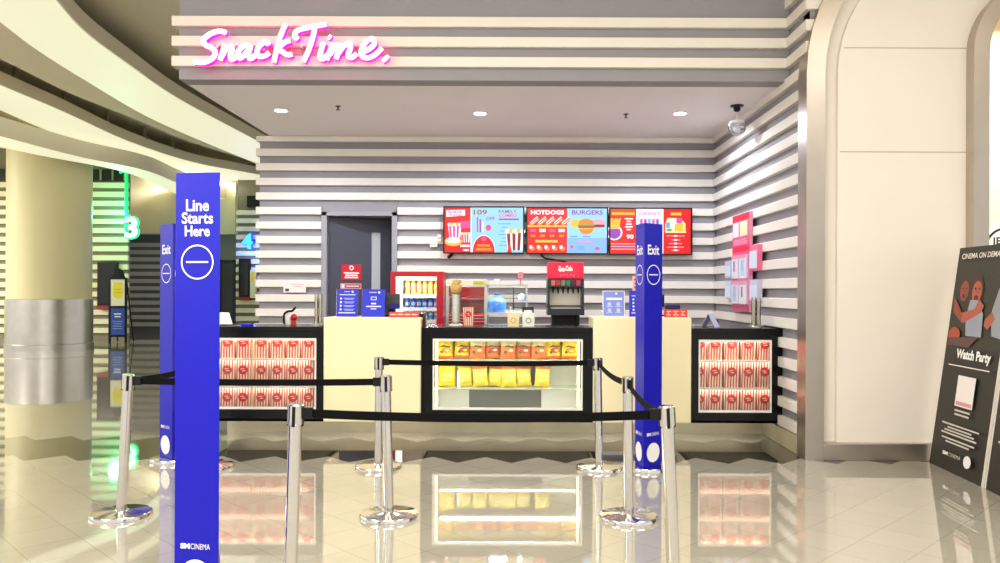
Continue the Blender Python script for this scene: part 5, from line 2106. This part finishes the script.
# ------------------------------------------------------------------ poster standees at the right
def standee(label, y_far, y_near, x_far, x_near, ztop, lean, art, group):
    r = thing('poster_standee', label, 'poster', ((x_far + x_near) / 2, (y_far + y_near) / 2, 0), group)
    p0 = Vector((x_far, y_far, 0.0))
    p1 = Vector((x_near, y_near, 0.0))
    w_ = (p1 - p0).length
    M = plane(p0, (p1 - p0), (lean, 0, ztop))
    hgt = Vector((lean, 0, ztop)).length
    mb = MB()
    mb.box(0, w_, 0, hgt, -0.025, -0.001, M=M)
    b_ = mb.build('panel', mat('foam_board_white', rgb(214, 206, 196), 0.5), r)
    a = Art(M, 0.0006)
    art(a, w_, hgt)
    a.build('poster_print', b_)
    mb = MB()
    q0 = M @ Vector((w_ * 0.5, hgt * 0.8, -0.03))
    q1 = Vector((q0.x + 0.25, q0.y, 0.01))
    mb.tube([q0, q1], 0.012, n=8)
    mb.build('rear_strut', M_BLACKP, r)


PB = ink(30, 27, 20)


def figure_group(a, w, h):
    sk, sk2, hair = ink(176, 88, 66), ink(150, 66, 50), ink(64, 26, 22)
    # crouched pair at the left
    a.ell(w * 0.2, h * 0.808, w * 0.11, h * 0.058, hair)
    a.ell(w * 0.21, h * 0.80, w * 0.08, h * 0.046, sk2)
    a.ell(w * 0.18, h * 0.812, w * 0.016, h * 0.005, hair, 12)
    a.ell(w * 0.25, h * 0.812, w * 0.016, h * 0.005, hair, 12)
    a.poly([(w * 0.205, h * 0.81), (w * 0.225, h * 0.793), (w * 0.2, h * 0.793)], ink(120, 52, 42))
    a.ell(w * 0.21, h * 0.777, w * 0.028, h * 0.010, ink(92, 26, 28), 14)
    a.ell(w * 0.45, h * 0.80, w * 0.115, h * 0.068, hair)
    a.ell(w * 0.45, h * 0.795, w * 0.085, h * 0.05, sk)
    a.ell(w * 0.42, h * 0.81, w * 0.018, h * 0.006, hair, 12)
    a.ell(w * 0.49, h * 0.81, w * 0.018, h * 0.006, hair, 12)
    a.poly([(w * 0.45, h * 0.807), (w * 0.47, h * 0.79), (w * 0.44, h * 0.79)], ink(146, 68, 52))
    a.ell(w * 0.45, h * 0.768, w * 0.036, h * 0.014, ink(92, 26, 28), 14)
    a.poly([(w * 0.36, h * 0.76), (w * 0.5, h * 0.76), (w * 0.62, h * 0.70), (w * 0.64, h * 0.60), (w * 0.36, h * 0.6), (w * 0.32, h * 0.68)], ink(150, 154, 172))
    a.poly([(w * 0.52, h * 0.765), (w * 0.62, h * 0.735), (w * 0.58, h * 0.705), (w * 0.28, h * 0.655), (w * 0.2, h * 0.67), (w * 0.22, h * 0.70), (w * 0.46, h * 0.72)], sk)
    a.poly([(w * 0.05, h * 0.77), (w * 0.12, h * 0.75), (w * 0.26, h * 0.69), (w * 0.24, h * 0.66), (w * 0.08, h * 0.70)], sk2)
    a.ell(w * 0.15, h * 0.6, w * 0.11, h * 0.035, ink(170, 70, 40))
    a.poly([(w * 0.05, h * 0.585), (w * 0.6, h * 0.6), (w * 0.45, h * 0.55), (w * 0.05, h * 0.55)], ink(92, 60, 58))
    # man in a grey shirt at the other side
    a.ell(w * 0.93, h * 0.87, w * 0.09, h * 0.06, hair)
    a.ell(w * 0.93, h * 0.86, w * 0.07, h * 0.052, sk)
    a.poly([(w * 0.84, h * 0.81), (w * 0.99, h * 0.82), (w * 0.99, h * 0.6), (w * 0.82, h * 0.61), (w * 0.76, h * 0.70)], ink(146, 150, 158))
    a.poly([(w * 0.78, h * 0.71), (w * 0.84, h * 0.68), (w * 0.74, h * 0.635), (w * 0.67, h * 0.65), (w * 0.68, h * 0.68)], sk)


def art_poster(a, w, h):
    a.rect(0, 0, w * 0.97, h, PB)
    a.rect(0.0, h * 0.55, w * 0.97, h * 0.93, ink(40, 42, 27))
    figure_group(a, w, h)
    a.text('CINEMA ON DEMAND', w * 0.1, h * 0.945, w * 0.9, h * 0.97, ink(236, 230, 220), 0.02)
    a.text('Watch Party', w * 0.26, h * 0.485, w * 0.87, h * 0.54, M_WHITE, 0.04)
    a.rect(w * 0.14, h * 0.462, w * 0.88, h * 0.467, ink(230, 224, 214))
    a.rect(w * 0.36, h * 0.29, w * 0.68, h * 0.425, ink(240, 234, 230))
    a.rect(w * 0.38, h * 0.296, w * 0.66, h * 0.312, ink(220, 150, 160))
    g = ink(206, 200, 188)
    a.lines(w * 0.38, w * 0.66, [h * 0.272, h * 0.255], h * 0.008, g, 0.1)
    a.lines(w * 0.18, w * 0.86, [h * 0.205, h * 0.19, h * 0.177, h * 0.164], h * 0.007, g, 0.5)
    a.lines(w * 0.22, w * 0.82, [h * 0.142, h * 0.128], h * 0.007, g, 0.4)
    a.text('SM', w * 0.28, h * 0.068, w * 0.38, h * 0.084, M_WHITE, 0.05)
    a.text('CINEMA', w * 0.4, h * 0.068, w * 0.62, h * 0.084, g, 0.0)
    a.ell(w * 0.74, h * 0.073, w * 0.065, h * 0.026, ink(238, 234, 240))


def art_poster2(a, w, h):
    a.rect(w * 0.03, 0, w, h, PB)
    a.rect(w * 0.03, h * 0.55, w, h * 0.93, ink(40, 42, 27))
    a.lines(w * 0.1, w * 0.5, [h * 0.3, h * 0.2], h * 0.008, ink(206, 200, 188), 0.3)


YF, YN = 6.79, 5.93
standee('tall black poster reading Cinema on Demand and Watch Party, leaning by the white portal panel', YF, YN, PX(930, 6.79), PX(983.5, 5.93), 1.82, 0.255, art_poster, 'black cinema posters')
xq = PX(983.5, 5.93)
standee('black poster at the picture edge beside the Watch Party poster', YN - 0.02, YN - 0.8, xq - 0.0, xq - 0.08, 1.82, 0.255, art_poster2, 'black cinema posters')

# round wall emblem in the lit space behind the inner arch
r = thing('wall_emblem', 'round black and white emblem on the bright wall behind the black poster', 'emblem', (PX(1003, 9.55), 9.55, PZ(262, 9.55)))
ec = Vector((PX(1006, 9.55), 9.56, PZ(247, 9.55, 1000)))
mb = MB()
mb.lathe([(0.26, -0.012), (0.26, 0.012)], 0, 0, 48, M=Matrix.Translation((ec.x, 9.585, ec.z)) @ Matrix.Rotation(PI / 2, 4, 'X'))
dk = mb.build('disc', M_WHITE, r)
a = Art(plane((ec.x, 9.572, ec.z)))
a.ring(0, 0, 0.235, 0.03, ink(40, 38, 36), 48)
a.text('IE', -0.14, 0.03, -0.04, 0.12, ink(40, 38, 36), 0.03)
a.build('print', dk)

# ------------------------------------------------------------------ far lobby: numbers, ticket screens, A-frame
def number_sign(ch, label, x0, x1, y0, y1, D, face, glow, strength):
    xa, xb, za, zb = PX(x0, D), PX(x1, D), PZ(y1, D, x0), PZ(y0, D, x0)
    r = thing('number_sign', label, 'number sign', ((xa + xb) / 2, D, za))
    vs, fs = text_mesh(ch, 0.03)
    for nm, m, y, dd, grow in (('digit', face, D, 0.06, 0.0), ('digit_halo', glow, D + 0.08, 0.05, 0.03)):
        mb = MB()
        f0 = [Vector((xa - grow + (xb - xa + 2 * grow) * a_, y, za - grow + (zb - za + 2 * grow) * b_)) for a_, b_ in vs]
        v0 = [mb.bm.verts.new(p) for p in f0]
        fl = []
        for f in fs:
            try:
                fl.append(mb.bm.faces.new([v0[k] for k in f]))
            except ValueError:
                pass
        ret = bmesh.ops.extrude_face_region(mb.bm, geom=fl)
        bmesh.ops.translate(mb.bm, verts=[v for v in ret['geom'] if isinstance(v, bmesh.types.BMVert)], vec=(0, dd, 0))
        mb.build(nm, m, r)
    mb = MB()
    mb.box((xa + xb) / 2 - 0.02, (xa + xb) / 2 + 0.02, D + 0.05, D + 0.33, (za + zb) / 2 - 0.02, (za + zb) / 2 + 0.02)
    mb.build('bracket', M_STEEL, r)
    return r


M_GRN = mat('neon_green', rgb(40, 255, 150), 0.4, emit=1.3, emit_col=rgb(20, 240, 130))
M_GRNW = mat('digit_green_white', rgb(230, 255, 244), 0.4, emit=0.9, emit_col=rgb(215, 255, 236))
M_BLU = mat('neon_blue', rgb(30, 60, 255), 0.4, emit=2.0, emit_col=rgb(24, 40, 255))
M_CYA = mat('digit_cyan', rgb(70, 210, 255), 0.4, emit=0.85, emit_col=rgb(50, 175, 255))
number_sign('3', 'glowing green and white number 3 on the far slatted wall', 124.5, 136.5, 217, 238, 21.7, M_GRNW, M_GRN, 4)
number_sign('4', 'glowing blue number 4 beside the edge of the back wall', 241.5, 252, 233.5, 248.5, 24.2, M_CYA, M_BLU, 4)
mb = MB()
p0, p1 = P(126.5, 172, 21.85), P(126.5, 232, 21.85)
mb.tube([P(120, 172, 21.85), p0, p1], 0.05, n=8)
tag(mb.build('neon_tube', mat('neon_green_tube', rgb(30, 200, 120), 0.4, emit=0.7, emit_col=rgb(10, 200, 110))), 'vertical green neon tube running down to the number 3', 'neon tube')
lamp('neon_glow', 'POINT', tuple(P(118, 215, 21.3)), 60, (0.1, 1.0, 0.5), 0.2)
lamp('neon_glow', 'POINT', tuple(P(250, 252, 23.9)), 50, (0.15, 0.25, 1.0), 0.2)

for x0, x1, y0, y1, D, lab in ((97, 117, 262, 309, 21.9, 'black wall display case beside the far A-frame sign'),
                               (238.5, 250, 258.5, 300, 24.4, 'black wall display case under the glowing number 4')):
    xa, xb, za, zb = PX(x0, D), PX(x1, D), PZ(y1, D, x0), PZ(y0, D, x0)
    r = thing('display_case', lab, 'display case', ((xa + xb) / 2, D, za), 'black display cases')
    mb = MB()
    mb.box(xa, xb, D, D + 0.1, za, zb)
    b_ = mb.build('case', M_BLACKP, r, bevel=0.01)
    mb = MB()
    mb.box(xa, xb, D - 0.03, D - 0.002, za, za + 0.09)
    mb.build('red_band', ink(150, 24, 26), r)
    mb = MB()
    mb.box(xa + 0.06, xb - 0.06, D - 0.012, D - 0.002, za + 0.16, zb - 0.1)
    mb.build('screen', mat('dark_screen', rgb(12, 10, 14), 0.12), r)

D = 21.2
xa, xb = PX(108.5, D), PX(126.5, D)
r = thing('a_frame_sign', 'black A-frame sign with yellow and blue panels before the far slatted wall', 'A-frame sign', ((xa + xb) / 2, D, 0))
zt_ = PZ(277.5, D, 117)
zm = PZ(307, D, 117)
mb = MB()
for x in (xa, xb - 0.05):
    mb.box(x, x + 0.05, D, D + 0.05, 0, zt_)
mb.box(xa + 0.05, xb - 0.05, D, D + 0.05, zt_ - 0.05, zt_)
mb.box(xa + 0.05, xb - 0.05, D, D + 0.05, zm - 0.03, zm + 0.03)
mb.box(xa + 0.05, xb - 0.05, D, D + 0.05, 0.16, 0.22)
mb.prism([(xa + 0.05, zt_), (xb - 0.05, zt_), (xb - 0.12, zt_ + 0.2), (xb - 0.24, zt_ + 0.26), (xa + 0.14, zt_ + 0.1)], D + 0.01, D + 0.04, axis='Y')
for x in (xa, xb - 0.05):
    mb.tube([(x + 0.025, D + 0.06, zt_ - 0.1), (x + 0.025, D + 0.45, 0.02)], 0.02, n=8)
mb.build('frame', M_BLACKP, r)
mb = MB()
mb.box(xa + 0.05, xb - 0.05, D + 0.01, D + 0.03, zm + 0.03, zt_ - 0.05)
u = mb.build('upper_panel', ink(240, 234, 214), r)
a = Art(plane((xa + 0.05, D + 0.0095, zm + 0.03)), 0.001)
pw, ph = xb - xa - 0.1, zt_ - zm - 0.08
a.ell(pw / 2, ph * 0.56, pw * 0.38, ph * 0.3, ink(244, 226, 30))
a.rect(pw * 0.2, ph * 0.4, pw * 0.8, ph * 0.88, ink(244, 226, 30))
a.lines(pw * 0.25, pw * 0.75, [ph * 0.5, ph * 0.62], ph * 0.04, ink(200, 190, 90), 0.2)
a.build('print', u)
mb = MB()
mb.box(xa + 0.05, xb - 0.05, D + 0.01, D + 0.03, 0.22, zm - 0.03)
u = mb.build('lower_panel', ink(40, 76, 170), r)
a = Art(plane((xa + 0.05, D + 0.0095, 0.22)), 0.001)
ph = zm - 0.25
a.lines(pw * 0.25, pw * 0.75, [ph * 0.78, ph * 0.68], ph * 0.04, M_WHITE, 0.2)
a.lines(pw * 0.15, pw * 0.85, [ph * (0.5 - 0.09 * k) for k in range(4)], ph * 0.02, ink(150, 176, 230), 0.3)
a.build('print', u)
r = thing('wall_sticker', 'yellow strip notice beside the display case under the number 4', 'notice', (PX(254, 24.3), 24.4, PZ(300, 24.3)))
mb = MB()
mb.box(PX(249.5, 24.3), PX(255, 24.3), 24.35, 24.5, PZ(298, 24.3, 252), PZ(270, 24.3, 252))
u = mb.build('board', ink(236, 226, 160), r)
a = Art(plane((PX(249.5, 24.3), 24.349, PZ(298, 24.3, 252))), 0.001)
a.rect(0.02, 0.5, 0.14, 0.8, YEL)
a.build('print', u)
